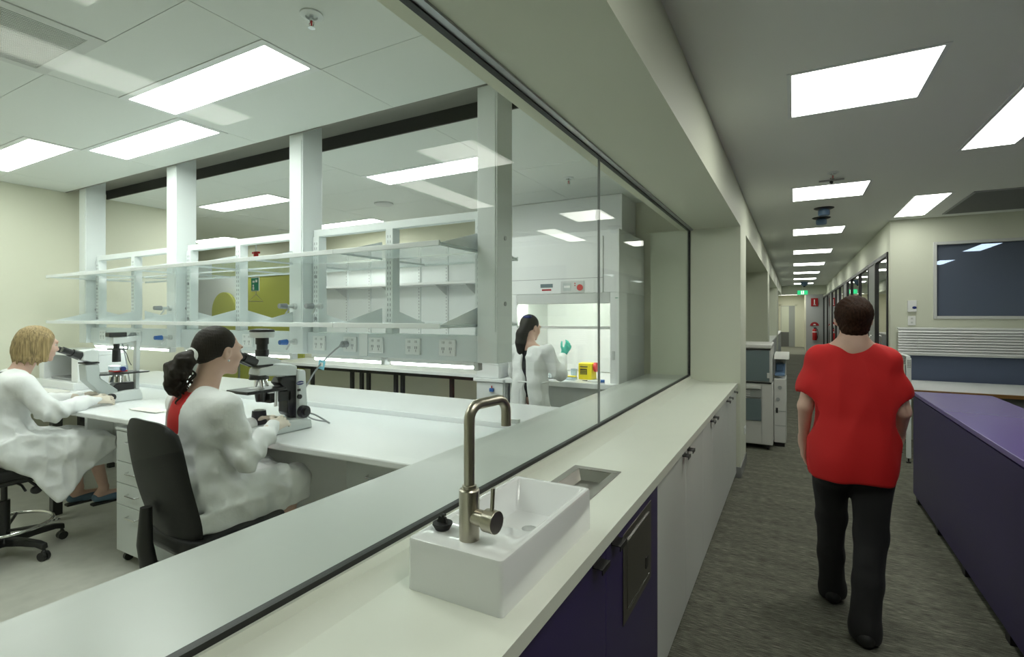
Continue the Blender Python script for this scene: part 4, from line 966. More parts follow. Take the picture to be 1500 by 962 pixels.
B(-6.4, -3.05, 5.30, 5.449, 2.27, 2.46).build('pelmet', 'cream', t, .004)
es = thing('shower_pull', 'green emergency shower sign with a triangular pull handle hanging before the green wall', 'shower pull', (-7.25, 5.0, 1.78))
MB().cyl((-7.25, 5.0, 2.53), (-7.25, 5.0, 2.75), .014).build('ceiling_rod', 'whitemetal', es)
MB().cyl((-7.25, 5.0, 2.42), (-7.25, 5.0, 2.53), .035).box(-7.32, -7.18, 4.98, 5.02, 2.50, 2.53).build('valve', 'red', es)
MB().cyl((-7.25, 5.0, 1.93), (-7.25, 5.0, 2.42), .006, n=8).cyl((-7.25, 5.0, 1.87), (-7.25, 5.0, 1.94), .006, n=8).build('rod', 'steel', es)
MB().tube([(-7.25, 5.0, 1.88), (-7.17, 5.06, 1.77), (-7.33, 4.94, 1.77)], .008, 8, True).build('pull_handle', 'steel', es)
B(-7.345, -7.155, 4.985, 4.995, 1.925, 2.135).build('sign_border', 'white_print', es)
B(-7.335, -7.165, 4.978, 4.986, 1.935, 2.125).build('sign_plate', 'signgreen', es)
MB().sphere((-7.28, 4.976, 2.01), (.018, .003, .018)).box(-7.295, -7.262, 4.973, 4.978, 1.945, 1.99).box(-7.295, -7.25, 4.973, 4.978, 2.055, 2.085).box(-7.225, -7.185, 4.973, 4.978, 2.06, 2.10).build('pictogram', 'white_print', es)
t = thing('room_divider', 'rounded olive green screen beside the green alcove', 'screen', (-8.5, 5.2, 0))
MB().prism(zx([(-8.95, .06), (-8.28, .06)]+[(-8.615+.335*math.cos(q), 1.62+.335*math.sin(q)) for q in [PI*i/16 for i in range(17)]]), 'y', 5.33, 5.38).build('panel', 'green2', t, .004)
for x in (-8.85, -8.40): B(x-.03, x+.03, 5.20, 5.405, 0, .06).build('foot', 'greypl', t)

# ------------------------------------------------------------------ safety cabinet (hood) and the drawer bench next to it
HX0, HX1, HY, HB = -2.52, -1.385, 4.52, 5.40
hd = thing('safety_cabinet', 'white biological safety cabinet with a brightly lit open front', 'safety cabinet', ((HX0+HX1)/2, 5, 0))
B(HX0, HX1, HY, HB, 1.755, 2.33).build('upper_case', 'white', hd, .004)
B(HX0-.2, -1.486, 4.94, 5.44, 2.36, 2.748).build('exhaust_box', 'white', hd, .004)
B(HX0+.02, -1.535, HY-.012, HY, 1.752, 2.275).build('front_panel', 'white', hd, .003)
B(HX0+.02, -1.535, HY-.014, HY-.011, 1.890, 1.894).build('panel_gap', 'greypl', hd)
for x0, x1 in ((-1.470, HX1), (HX0, HX0+.085)): B(x0, x1, HY-.005, HY+.25, .90, 1.755).build('side_post', 'white', hd, .004)
B(HX1-.03, HX1, HY+.25, HB, .90, 1.755).build('side_wall', 'lightgrey', hd); B(HX0, HX0+.03, HY+.25, HB, .90, 1.755).build('side_wall', 'lightgrey', hd)
B(HX0+.03, HX1-.03, HB-.03, HB, .93, 1.755).build('back_wall', 'white', hd)
B(HX0+.03, HX1-.03, 4.62, HB-.03, 1.73, 1.755).build('inner_ceiling', 'white', hd)
MB().box(HX0+.085, -1.470, HY-.006, HY+.03, 1.655, 1.755).build('front_header', 'lightgrey', hd, .003)
B(HX0+.085, -1.470, HY+.02, HY+.027, 1.44, 1.66).build('sash_glass', 'glass', hd)
B(HX0+.085, -1.470, HY+.01, HY+.035, 1.418, 1.445).build('sash_bar', 'lightgrey', hd, .003)
MB().cyl((HX0+.12, 4.60, 1.72), (-1.50, 4.60, 1.72), .016, n=12).build('lamp_tube', 'hoodlamp', hd)
B(HX0, HX1, HY-.10, HB, .875, .925).build('worktop', 'benchtop', hd, .006)
B(HX0+.02, HX1-.02, HY-.03, HB, .55, .875).build('lower_panel', 'lightgrey', hd, .004)
for x in (HX0+.06, HX1-.06):
    for y in (HY+.05, HB-.08): B(x-.03, x+.03, y-.03, y+.03, 0, .55).build('leg', 'whitemetal', hd)
B(-1.45, -1.425, HY-.012, HY-.004, 1.14, 1.22).build('side_socket', 'lightgrey', hd, .002)
B(-1.42, -1.395, HY-.010, HY-.004, 1.70, 1.706).build('green_mark', 'signgreen', hd)
cpn = B(-1.950, -1.715, HY-.020, HY-.012, 1.757, 1.868).build('control_panel', 'lightgrey', hd, .003)
MB().cyl((-1.755, HY-.020, 1.805), (-1.755, HY-.026, 1.805), .030, n=20).build('stop_button', 'red', cpn)
B(-1.925, -1.845, HY-.0225, HY-.020, 1.775, 1.85).build('display', 'scopegreen', cpn); B(-1.915, -1.855, HY-.024, HY-.0225, 1.805, 1.825).build('display_digits', 'white_print', cpn)
for z in (1.825, 1.845): MB().cyl((-1.805, HY-.020, z), (-1.805, HY-.023, z), .006).build('led', 'red', cpn)
ln = B(-2.165, -2.035, HY-.016, HY-.012, 1.772, 1.848).build('name_plate', 'white_print', hd)
B(-2.165, -2.035, HY-.018, HY-.0155, 1.812, 1.848).build('dark_band', 'copdark', ln); B(-2.15, -2.05, HY-.0175, HY-.0155, 1.782, 1.798).build('red_line', 'redsign', ln)
db = thing('drawer_bench', 'white drawer cabinet with a blue latch left of the safety cabinet', 'drawer unit', (-2.66, 4.75, 0))
B(-2.86, -2.53, 4.44, 5.40, .0, .875).build('body', 'white', db)
B(-2.88, -2.525, 4.40, 5.42, .875, .91).build('worktop', 'benchtop', db, .005)
for a, b in ((.66, .865), (.44, .65), (.10, .43)): B(-2.85, -2.54, 4.42, 4.44, a, b).build('drawer', 'white', db, .004)
B(-2.685, -2.64, 4.395, 4.42, .78, .815).build('latch', 'blue', db, .004); MB().cyl((-2.66, 4.405, .815), (-2.66, 4.405, .84), .006).build('latch_pin', 'redsign', db)
t = thing('white_box', 'plain white box standing on the drawer cabinet by the lit cabinet', 'box', (-2.70, 4.6, .91))
B(-2.865, -2.60, 4.44, 4.75, .911, 1.06).build('box', 'white', t, .006); B(-2.87, -2.595, 4.435, 4.755, 1.045, 1.068).build('lid', 'white', t, .004)
# things on the hood's worktop
sb = thing('sharps_bin', 'yellow sharps bin with a red lid inside the safety cabinet', 'sharps bin', (-1.76, 4.72, .925))
MB().prism([(-1.835, 4.66), (-1.70, 4.66), (-1.69, 4.78), (-1.845, 4.78)], 'z', .926, 1.085).build('bin', 'yellow', sb, .008)
MB().cyl((-1.690, 4.72, 1.045), (-1.668, 4.72, 1.045), .045, n=24).build('lid', 'red', sb)
MB().box(-1.815, -1.745, 4.657, 4.660, .975, 1.03).build('label_print', 'darkprint', sb)
for k in range(3): B(-1.812, -1.75, 4.6555, 4.6575, .982+.015*k, .986+.015*k).build('label_line', 'yellow', sb)
MB().box(-1.815, -1.74, 4.657, 4.660, 1.045, 1.055).build('label_heading', 'darkprint', sb)
t = thing('tip_rack', 'yellow topped tip rack in front of the sharps bin', 'rack', (-1.90, 4.58, .925))
B(-1.97, -1.83, 4.55, 4.63, .926, .955).build('rack_box', 'clearplastic', t, .002); B(-1.965, -1.835, 4.555, 4.625, .956, .964).build('tip_tray', 'yellow', t, .002)
t = thing('beaker', 'clear plastic beaker beside the sharps bin', 'beaker', (-1.90, 4.70, .925))
MB().lathe([(0, 0), (.030, 0), (.034, .095), (.031, .095), (.027, .004), (0, .004)], (-1.895, 4.70, .926), 20).build('cup', 'clearplastic', t)
t = thing('pipette', 'white pipette with a blue grip lying at the front of the safety cabinet', 'pipette', (-1.58, 4.50, .925))
MB().cyl((-1.68, 4.50, .938), (-1.56, 4.52, .938), .009, .012).build('barrel', 'white', t); MB().cyl((-1.56, 4.52, .940), (-1.525, 4.526, .940), .014, n=12).build('grip', 'blue', t)
MB().cyl((-1.68, 4.50, .938), (-1.73, 4.492, .938), .005, .002).build('tip', 'lens', t)
t = thing('tube_rack', 'wire tube rack with clear tubes behind the gowned woman', 'rack', (-2.05, 4.60, .925))
MB().box(-2.15, -2.0, 4.56, 4.64, .926, .930).box(-2.15, -2.0, 4.56, 4.64, .955, .958).build('shelves', 'alu', t)
for k in range(6): MB().cyl((-2.135+.024*k, 4.60, .930), (-2.135+.024*k, 4.60, .985), .008, n=10).build('tube', 'clearplastic', t)
# ------------------------------------------------------------------ people: smooth blended volumes turned into one skin
class Vol:
    def __init__(s, lo, hi, h):
        s.lo = np.array(lo, float); s.h = h
        s.n = np.ceil((np.array(hi)-s.lo)/h).astype(int)+1
        s.F = np.full(s.n, .06, np.float32)
        s.R = np.eye(3); s.t = np.zeros(3)
    def frame(s, R=None, t=(0, 0, 0)):
        s.R = np.eye(3) if R is None else np.array(R, float); s.t = np.array(t, float)
    def _sub(s, pts, rad):
        P = np.array([s.R @ np.array(p, float)+s.t for p in pts])
        lo = np.maximum(np.floor((P.min(0)-rad-.065-s.lo)/s.h).astype(int), 0)
        hi = np.minimum(np.ceil((P.max(0)+rad+.065-s.lo)/s.h).astype(int)+1, s.n)
        if np.any(hi <= lo): return None, None
        ax = [s.lo[i]+s.h*np.arange(lo[i], hi[i]) for i in range(3)]
        g = np.stack(np.meshgrid(*ax, indexing='ij'), -1).astype(np.float32)
        g = (g-s.t.astype(np.float32)) @ s.R.astype(np.float32)
        return tuple(slice(a, b) for a, b in zip(lo, hi)), g
    def _mix(s, sl, d, k, op):
        F = s.F[sl]
        if op == 'add':
            if k: hh = np.maximum(k-np.abs(F-d), 0)/k; r = np.minimum(F, d)-hh*hh*k*.25
            else: r = np.minimum(F, d)
        elif op == 'cut':
            d = -d
            if k: hh = np.maximum(k-np.abs(F-d), 0)/k; r = np.maximum(F, d)+hh*hh*k*.25
            else: r = np.maximum(F, d)
        s.F[sl] = r
    def cone(s, a, b, r1, r2=None, k=.02, op='add'):
        r2 = r1 if r2 is None else r2
        sl, g = s._sub([a, b], max(r1, r2))
        if sl is None: return s
        a = np.array(a, np.float32); ba = np.array(b, np.float32)-a
        pa = g-a; t = np.clip((pa @ ba)/max(float(ba @ ba), 1e-9), 0, 1)
        d = np.linalg.norm(pa-t[..., None]*ba, axis=-1)-(r1+(r2-r1)*t)
        s._mix(sl, d, k, op); return s
    def chain(s, pts, rs, k=.02):
        for i in range(len(pts)-1): s.cone(pts[i], pts[i+1], rs[i], rs[i+1], k)
        return s
    def ell(s, c, r, k=.02, op='add', rx=0.0, ry=0.0, rz=0.0):
        if not isinstance(r, (tuple, list)): r = (r, r, r)
        sl, g = s._sub([c], max(r))
        if sl is None: return s
        q = g-np.array(c, np.float32)
        if rx or ry or rz:
            Rm = np.array(Matrix.Rotation(rz, 3, 'Z') @ Matrix.Rotation(ry, 3, 'Y') @ Matrix.Rotation(rx, 3, 'X'), np.float32); q = q @ Rm
        rr = np.array(r, np.float32)
        k0 = np.linalg.norm(q/rr, axis=-1); k1 = np.linalg.norm(q/(rr*rr), axis=-1)+1e-9
        s._mix(sl, k0*(k0-1)/k1, k, op); return s
    def slab(s, poly, x0, x1, rnd=.01, k=.02, op='add', axis=0, bend=None):
        """outline in the two axes other than `axis`, extruded from x0 to x1; bend(g) shifts the extrusion coordinate"""
        oth = [i for i in range(3) if i != axis]
        pts = []
        for p in poly:
            for x in (x0, x1): q = [0, 0, 0]; q[axis] = x; q[oth[0]] = p[0]; q[oth[1]] = p[1]; pts.append(q)
        sl, g = s._sub(pts, rnd+.03)
        if sl is None: return s
        u, v = g[..., oth[0]], g[..., oth[1]]
        d = np.full(u.shape, 1e9, np.float32); sg = np.ones(u.shape, np.float32)
        n = len(poly)
        for i in range(n):
            ax_, ay = poly[i]; bx, by = poly[i-1]
            ex, ey = bx-ax_, by-ay; wx, wy = u-ax_, v-ay
            t = np.clip((wx*ex+wy*ey)/(ex*ex+ey*ey), 0, 1)
            d = np.minimum(d, (wx-ex*t)**2+(wy-ey*t)**2)
            c1, c2, c3 = v >= ay, v < by, ex*wy > ey*wx
            sg = np.where((c1 & c2 & c3) | (~c1 & ~c2 & ~c3), -sg, sg)
        d2 = np.sqrt(d)*sg
        w_ = g[..., axis]-((x0+x1)/2)
        if bend is not None: w_ = w_-bend(g)
        dz = np.abs(w_)-abs(x1-x0)/2
        m = np.minimum(np.maximum(d2, dz), 0)+np.sqrt(np.maximum(d2, 0)**2+np.maximum(dz, 0)**2)-rnd
        s._mix(sl, m, k, op); return s
    def disp(s, fn):
        idx = np.argwhere(np.abs(s.F) < .05)
        P = idx*s.h+s.lo
        s.F[idx[:, 0], idx[:, 1], idx[:, 2]] += fn(P).astype(np.float32); return s
    def mesh(s):
        F = s.F; neg = F < 0; n = F.shape
        def c(a): return neg[a[0]:n[0]-1+a[0], a[1]:n[1]-1+a[1], a[2]:n[2]-1+a[2]]
        cs = [(i, j, k) for i in (0, 1) for j in (0, 1) for k in (0, 1)]
        tot = sum(c(a).astype(np.uint8) for a in cs)
        act = (tot > 0) & (tot < 8); ai = np.argwhere(act)
        idx = np.full(act.shape, -1, np.int64); idx[act] = np.arange(len(ai))
        acc = np.zeros((len(ai), 3)); cnt = np.zeros(len(ai))
        for a in cs:
            for ax in range(3):
                if a[ax]: continue
                b = list(a); b[ax] = 1
                A = ai+np.array(a); Bq = ai+np.array(b)
                fa = F[A[:, 0], A[:, 1], A[:, 2]]; fb = F[Bq[:, 0], Bq[:, 1], Bq[:, 2]]
                m = (fa < 0) != (fb < 0); t = fa[m]/(fa[m]-fb[m])
                p = np.tile(np.array(a, float), (m.sum(), 1)); p[:, ax] += t
                acc[m] += p; cnt[m] += 1
        V = (ai+acc/cnt[:, None])*s.h+s.lo
        faces = []
        for ax in range(3):
            o1, o2 = (ax+1) % 3, (ax+2) % 3
            sl0 = [slice(1, n[i]-1) for i in range(3)]; sl1 = list(sl0)
            sl0[ax] = slice(0, n[ax]-1); sl1[ax] = slice(1, n[ax])
            a, b = neg[tuple(sl0)], neg[tuple(sl1)]
            off = np.array([1, 1, 1]); off[ax] = 0
            for m, flip in ((a & ~b, False), (~a & b, True)):
                e = np.argwhere(m)+off
                if not len(e): continue
                q = []
                for d1, d2 in ((-1, -1), (0, -1), (0, 0), (-1, 0)):
                    cc = e.copy(); cc[:, o1] += d1; cc[:, o2] += d2; q.append(idx[cc[:, 0], cc[:, 1], cc[:, 2]])
                q = np.stack(q, 1); q = q[(q >= 0).all(1)]
                faces.append(q[:, ::-1] if flip else q)
        Fq = np.concatenate(faces)
        for _ in range(1):     # one light relaxation takes the grid out of the surface
            sm = np.zeros_like(V); ct_ = np.zeros(len(V))
            for i in range(4):
                np.add.at(sm, Fq[:, i], V[Fq[:, (i+1) % 4]]); np.add.at(ct_, Fq[:, i], 1)
            V = V*.5+.5*sm/np.maximum(ct_, 1)[:, None]
        return V, Fq
    def build(s, name, m, parent, matfn=None):
        V, Fq = s.mesh()
        o = mesh_obj(name, V, Fq, m, parent, 0, 2, 180)
        if matfn is not None:
            C = V[Fq].mean(1); mi = matfn(C).astype(np.int32)
            o.data.polygons.foreach_set('material_index', mi)
        return o
rng = np.random.RandomState(3)
_dirs = rng.normal(size=(12, 3)); _dirs /= np.linalg.norm(_dirs, axis=1)[:, None]; _ph = rng.rand(12)*6.28
def wob(P, f, seed=0, st=(1, 1, 1)):
    P = P*np.array(st); out = 0
    for i in range(5):
        j = (i+seed) % 12; g = 1+.37*i
        wv = .35*np.sin(P @ _dirs[(j+5) % 12]*f*.6+_ph[j])
        out = out+np.sin(P @ _dirs[j]*f*g+_ph[j]+2.2*wv)/g
    return out/2.2
def folds(amp, f, seed=0, st=(1, 1, 1)):
    return lambda P: amp*(1-2*np.abs(wob(P, f, seed, st)))
def rotm(rx=0, ry=0, rz=0):
    return np.array(Matrix.Rotation(rz, 3, 'Z') @ Matrix.Rotation(ry, 3, 'Y') @ Matrix.Rotation(rx, 3, 'X'))
def head_skin(v, c, R, neck_to, ears=True):
    v.frame(R, c)
    v.ell((0, -.018, .022), (.071, .088, .088), .0)
    v.ell((0, .022, -.020), (.058, .068, .075), .03)
    v.ell((0, .038, -.062), (.045, .045, .045), .03)          # jaw
    v.ell((0, .072, -.098), (.018, .016, .014), .022)         # chin
    v.cone((0, .084, .008), (0, .103, -.030), .006, .0105, .012)   # nose
    for s_ in (-1, 1): v.ell((s_*.010, .094, -.034), (.008, .009, .007), .008)
    v.ell((0, .082, .020), (.045, .012, .012), .02)           # brow
    for s_ in (-1, 1):
        v.ell((s_*.030, .088, .000), (.017, .014, .011), .012, 'cut')
        v.ell((s_*.040, .058, -.030), (.020, .020, .018), .02)
    v.ell((0, .085, -.060), (.022, .010, .006), .006)         # upper lip
    v.ell((0, .083, -.071), (.019, .010, .006), .006)         # lower lip
    if ears:
        for s_ in (-1, 1):
            v.ell((s_*.073, -.006, -.010), (.010, .020, .031), .008, rz=s_*.3)
            v.ell((s_*.083, -.002, -.008), (.008, .010, .017), .006, 'cut')
    v.frame()
    n0 = R @ np.array((0, -.030, -.055))+c
    v.cone(n0, neck_to, .053, .057, .03)
def face_bits(c, R, parent, hair):
    for s_ in (-1, 1):
        p = R @ np.array((s_*.030, .0705, .000))+c
        MB().sphere(tuple(p), .0115, 12, 8).build('eye', 'eyewhite', parent)
        q = R @ np.array((s_*.030, .0815, .000))+c
        MB().sphere(tuple(q), (.0045, .002, .0045), 10, 6).build('iris', 'lens', parent)
        pts = [tuple(R @ np.array((s_*x, y, z))+c) for x, y, z in ((.014, .090, .018), (.030, .088, .023), (.046, .076, .019))]
        MB().tube(pts, [.003, .0032, .0018], 6).build('eyebrow', hair, parent)
def lips_fn(c, R):
    def fn(C):
        q = (C-c) @ R
        return ((np.abs(q[:, 0]) < .022) & (q[:, 1] > .080) & (np.abs(q[:, 2]+.066) < .010)).astype(np.int32)
    return fn
def hand(v, wrist, d, nrm, side, curl=.5, sc=1.0, spread=1.0, r=.0085):
    """palm and five bent fingers; d points to the fingers, nrm out of the palm, side towards the thumb"""
    d = Vector(d).normalized(); nrm = Vector(nrm); nrm = (nrm-d*nrm.dot(d)).normalized(); sd = d.cross(nrm)
    if sd.dot(Vector(side)) < 0: sd = -sd
    w_ = Vector(wrist)
    v.cone(w_-d*.03, w_+d*.02*sc, .027*sc, .026*sc, .015)
    for o in (-.024, -.008, .008, .024): v.cone(w_+d*.015*sc+sd*o*.6*sc, w_+d*.082*sc+sd*o*sc, .017*sc, .0125*sc, .012)
    for o, L in ((.029, .072), (.010, .080), (-.010, .074), (-.028, .058)):
        p = w_+d*.082*sc+sd*o*sc; ang = 0; L *= sc
        for j, fr in enumerate((.45, .32, .25)):
            ang += curl*(.8 if j == 0 else 1.0)
            dd = d*math.cos(ang)+nrm*math.sin(ang)+sd*(o*2.2*spread)
            q = p+dd.normalized()*L*fr
            v.cone(p, q, r*sc*(1.05-.1*j), r*sc*(.95-.1*j), .004); p = q
    p = w_+d*.022*sc+sd*.022*sc
    dd = (d*.62+sd*.72+nrm*.25).normalized(); q = p+dd*.040*sc; v.cone(p, q, .0135*sc, .011*sc, .012)
    dd = (d*.86+sd*.30+nrm*(.30+.3*curl)).normalized(); p2 = q+dd*.034*sc; v.cone(q, p2, .0105*sc, .0095*sc, .005)
    dd = (d*.92+sd*.05+nrm*(.35+.4*curl)).normalized(); v.cone(p2, p2+dd*.026*sc, .0095*sc, .008*sc, .004)

def V3(*a): return np.array(a, float)

# ---- seated women
def seated(kind, X0):
    blonde = kind == 'blonde'
    if blonde:
        hip_y, hip_z, chest, neck, head = 1.25, .70, (1.31, .98), (1.39, 1.175), V3(X0, 1.475, 1.352)
        pitch = -.16; yaw = 0.0
    else:
        hip_y, hip_z, chest, neck, head = 1.33, .715, (1.36, 1.0), (1.40, 1.195), V3(X0, 1.458, 1.372)
        pitch = -.10; yaw = -.05
    if blonde:
        sh = [V3(X0+.165, 1.335, 1.105), V3(X0-.165, 1.345, 1.105)]
        el = [V3(X0+.245, 1.445, .925), V3(X0-.235, 1.46, .93)]
        wr = [V3(X0+.135, 1.735, .950), V3(X0-.10, 1.730, .955)]
        kn = [V3(X0+.13, 1.74, .655), V3(X0-.10, 1.72, .66)]
        an = [V3(X0+.10, 1.80, .315), V3(X0-.05, 1.71, .315)]
    else:
        sh = [V3(X0+.17, 1.375, 1.125), V3(X0-.17, 1.385, 1.125)]
        el = [V3(X0+.225, 1.43, .905), V3(X0-.215, 1.47, .91)]
        wr = [V3(X0+.115, 1.655, .985), V3(X0-.12, 1.70, .965)]
        kn = [V3(X0+.15, 1.745, .70), V3(X0-.10, 1.74, .70)]
        an = [V3(X0+.13, 1.70, .335), V3(X0-.07, 1.66, .335)]
    lab = ('blonde woman in a white gown and latex gloves sitting at the inverted microscope' if blonde else
           'dark haired woman in a white gown over red sitting at the upright microscope')
    root = thing('person', lab, 'person', (X0, hip_y, 0))
    R = rotm(pitch, 0, yaw)
    lo = (X0-.36, hip_y-.26, .10); hi = (X0+.36, 1.98, 1.55)
    b = Vol(lo, hi, .0065)
    head_skin(b, head, R, (X0, neck[0]-.02, neck[1]-.01))
    b.ell((X0, chest[0], chest[1]+.06), (.135, .085, .13), .05)
    b.ell((X0, hip_y+.03, hip_z+.10), (.13, .09, .14), .06)
    for i, s_ in enumerate((1, -1)):
        b.cone((X0+s_*.03, neck[0]-.03, neck[1]-.05), sh[i]+V3(-s_*.02, 0, .0), .04, .04, .04)
        b.cone(sh[i], el[i], .036, .030, .02); b.cone(el[i], wr[i], .030, .020, .01)
        b.cone((X0+s_*.09, hip_y+.02, hip_z), kn[i], .068, .050, .04)
        b.cone(kn[i]+V3(0, 0, -.01), kn[i]*.6+an[i]*.4+V3(0, -.02, 0), .046, .043, .02)
        b.cone(kn[i]*.6+an[i]*.4+V3(0, -.02, 0), an[i], .043, .027, .015)
        b.cone(an[i], an[i]+V3(0, -.035, -.045), .027, .026, .015)
        b.cone(an[i]+V3(0, -.03, -.045), an[i]+V3(0, .14, -.060), .027, .020, .02)
    sk = 'skintan' if False else 'skin'
    body = b.build('body', [sk, 'lips'] if True else sk, root, lips_fn(head, R))
    face_bits(head, R, body, 'blond' if blonde else 'brunette')
    # gown
    g = Vol((X0-.40, hip_y-.28, .28), (X0+.40, 1.95, 1.30), .008)
    g.ell((X0, chest[0]-.005, chest[1]+.05), (.180, .118, .150), .0)
    g.ell((X0, (chest[0]+hip_y)/2, (chest[1]+hip_z)/2), (.162, .122, .17), .06)
    g.ell((X0, hip_y+.03, hip_z+.06), (.185, .155, .13), .06)
    for i, s_ in enumerate((1, -1)):
        g.cone((X0+s_*.045, neck[0]-.04, neck[1]-.040), sh[i]+V3(0, 0, -.004), .060, .062, .05)
        g.cone(sh[i], el[i], .066, .062, .035); g.cone(el[i], el[i]*.35+wr[i]*.65, .062, .046, .03); g.cone(el[i]*.35+wr[i]*.65, wr[i], .044, .034, .02)
        g.cone((X0+s_*.10, hip_y+.03, hip_z+.005), kn[i]+V3(s_*.005, .0, .01), .098, .078, .05)
    g.cone((X0, hip_y+.10, hip_z+.02), (X0+.01, kn[0][1]-.02, kn[0][2]+.02), .07, .06, .06)
    if blonde:
        xo = X0+.255
        drape = [(hip_y-.12, hip_z+.02), (hip_y+.05, hip_z+.10), (kn[0][1]+.05, kn[0][2]+.03), (kn[0][1]+.055, kn[0][2]-.035), (kn[0][1]-.10, .50), (1.56, .40), (1.515, .352), (1.48, .348), (1.44, .40), (1.36, .52), (1.24, .66)]
        g.slab(drape, xo-.020, xo+.006, 0.009, .05, bend=lambda q: .03*np.sin((q[..., 1]-1.2)*9)*np.clip(.7-q[..., 2], 0, .4)*2.0-.02*np.clip(.65-q[..., 2], 0, .4)*2)
        g.cone((X0+.13, hip_y+.05, hip_z+.01), kn[0]+V3(.055, -.02, .02), .105, .070, .05)
        g.cone((X0+.21, hip_y+.06, hip_z-.04), kn[0]+V3(.10, -.06, -.02), .06, .04, .06)
        g.slab([(hip_y-.10, hip_z), (kn[1][1], kn[1][2]+.02), (kn[1][1], .56), (1.4, .5), (1.25, .6)], X0-.18, X0-.165, .004, .04)
    else:
        g.slab([(hip_y-.10, hip_z-.02), (kn[0][1]+.03, kn[0][2]), (kn[0][1]+.03, kn[0][2]-.07), (1.60, .60), (1.40, .60), (hip_y-.08, .625)], X0+.195, X0+.215, .008, .05)
    g.cone((X0, neck[0]+.01, neck[1]+.012), (X0, neck[0]+.07, neck[1]+.15), .066, .085, .012, 'cut')
    if not blonde:      # gown open down the back, red shirt shows
        g.slab([(hip_y-.3, 1.02), (chest[0]-.01, 1.02), (chest[0]-.01, 1.26), (hip_y-.3, 1.26)], X0-.125, X0+.035, .0, .01, 'cut')
    else:
        g.slab([(1.0, 1.07), (chest[0]-.02, 1.07), (chest[0]-.02, 1.26), (1.0, 1.26)], X0-.03, X0+.015, .0, .01, 'cut')
    def gf(P):
        e = np.exp(-((np.linalg.norm(P-el[0], axis=1)/.10)**2))
        e2 = np.exp(-((P[:, 2]-.86)/.07)**2)
        top = np.clip((1.12-P[:, 2])/.12, .25, 1)
        d = .0065*top*(1-2.2*np.abs(wob(P, 16, 1, (1, 1.4, .8)))**.8)+.0055*top*(1-2*np.abs(wob(P, 33, 4, (1.2, .8, 1))))
        d += .008*e*np.sin(P @ np.array((20, 70, 60.))+2*wob(P, 12, 3))+.010*e2*(1-2*np.abs(wob(P, 30, 7, (1.3, 1.3, .35))))
        return -d
    g.disp(gf)
    # hollow neckline is cut; sleeves end at the wrists
    g.build('gown', 'coat', root)
    # shirt under the gown
    s = Vol((X0-.2, hip_y-.2, .62), (X0+.2, 1.55, 1.28), .008)
    s.ell((X0, chest[0]-.004, chest[1]+.05), (.158, .106, .150), .0); s.ell((X0, hip_y+.05, hip_z+.16), (.14, .11, .16), .06)
    for i, s_ in enumerate((1, -1)): s.cone((X0+s_*.05, neck[0]-.045, neck[1]-.06), sh[i]+V3(-s_*.02, 0, -.01), .052, .05, .05)
    s.cone((X0, neck[0], neck[1]-.005), (X0, neck[0]+.06, neck[1]+.14), .062, .08, .01, 'cut')
    s.build('shirt', 'blackcloth' if blonde else 'redcloth', root)
    # gloves
    for i, s_ in enumerate((1, -1)):
        c = wr[i]; d = (wr[i]-el[i]); d = d/np.linalg.norm(d)
        tgt = V3(0, 1, -.10) if blonde else V3(-s_*.25, .93, .18)
        gl = Vol(c-.07, c+.20, .0042)
        gl.F = np.full(gl.n, .06, np.float32)
        gl = Vol((c[0]-.11, c[1]-.06, c[2]-.11), (c[0]+.11, c[1]+.20, c[2]+.13), .0042)
        gl.cone(c-d*.045, c, .030, .026, .01)
        hand(gl, c, tgt, (-s_*.75, .1, -.65), (-s_*.5, .3, .7), .42, .92)
        gl.build('glove', 'glove', root)
    # shoes
    for i in range(2):
        a = an[i]; z = a[2]
        sh_ = Vol((a[0]-.06, a[1]-.11, z-.13), (a[0]+.06, a[1]+.21, z+.02), .006)
        sh_.cone((a[0], a[1]-.04, z-.060), (a[0], a[1]+.05, z-.068), .034, .034, .03).cone((a[0], a[1]+.05, z-.068), (a[0], a[1]+.145, z-.072), .036, .029, .03)
        sh_.slab([(a[0]-.1, z-.05), (a[0]+.1, z-.05), (a[0]+.1, z+.1), (a[0]-.1, z+.1)], a[1]-.045, a[1]+.085, 0, .02, 'cut', axis=1)
        so = sh_.build('shoe', 'slate', root)
        MB().prism([(a[0]+x, a[1]+y) for x, y in ((-.026, -.075), (.026, -.075), (.032, .0), (.036, .09), (.026, .16), (0, .178), (-.026, .16), (-.036, .09), (-.032, 0))], 'z', z-.113, z-.097).build('sole', 'blackrub', so, .004)
    # hair
    hr = Vol((head[0]-.15, head[1]-.26, head[2]-.30), (head[0]+.15, head[1]+.14, head[2]+.15), .0055)
    hr.frame(R, head)
    if blonde:
        hr.ell((0, -.026, .024), (.086, .104, .096), 0)
        hr.ell((0, -.048, -.050), (.088, .090, .100), .04)
        for s_ in (-1, 1): hr.cone((s_*.070, .015, .03), (s_*.076, .016, -.110), .026, .022, .03)
        hr.ell((0, .105, -.055), (.064, .085, .115), .015, 'cut')
        hr.ell((0, .125, .005), (.075, .065, .055), .02, 'cut')
        hr.slab([(-.3, -.30), (.3, -.30), (.3, -.125), (-.3, -.118)], -.2, .2, 0, .015, 'cut')
        hr.ell((0, -.02, -.15), (.05, .06, .05), .01, 'cut')
        for k in range(30):
            q = -2.75+5.5*k/29; cx_, cy_ = .078*math.sin(q), -.040-.072*math.cos(q)
            if cy_ > .02: continue
            dl = .018+.016*math.sin(k*2.3)
            hr.cone((cx_, cy_, -.105), (cx_*.95, cy_*.95-.002, -.122-dl), .012, .004, .008)
        hr.frame()
        hr.disp(lambda P: .0035*np.abs(np.sin(np.arctan2(P[:, 0]-head[0], P[:, 1]-head[1]+.03)*26+3*wob(P, 14, 2)))-.001)
    else:
        hr.ell((0, -.028, .026), (.079, .094, .090), 0)
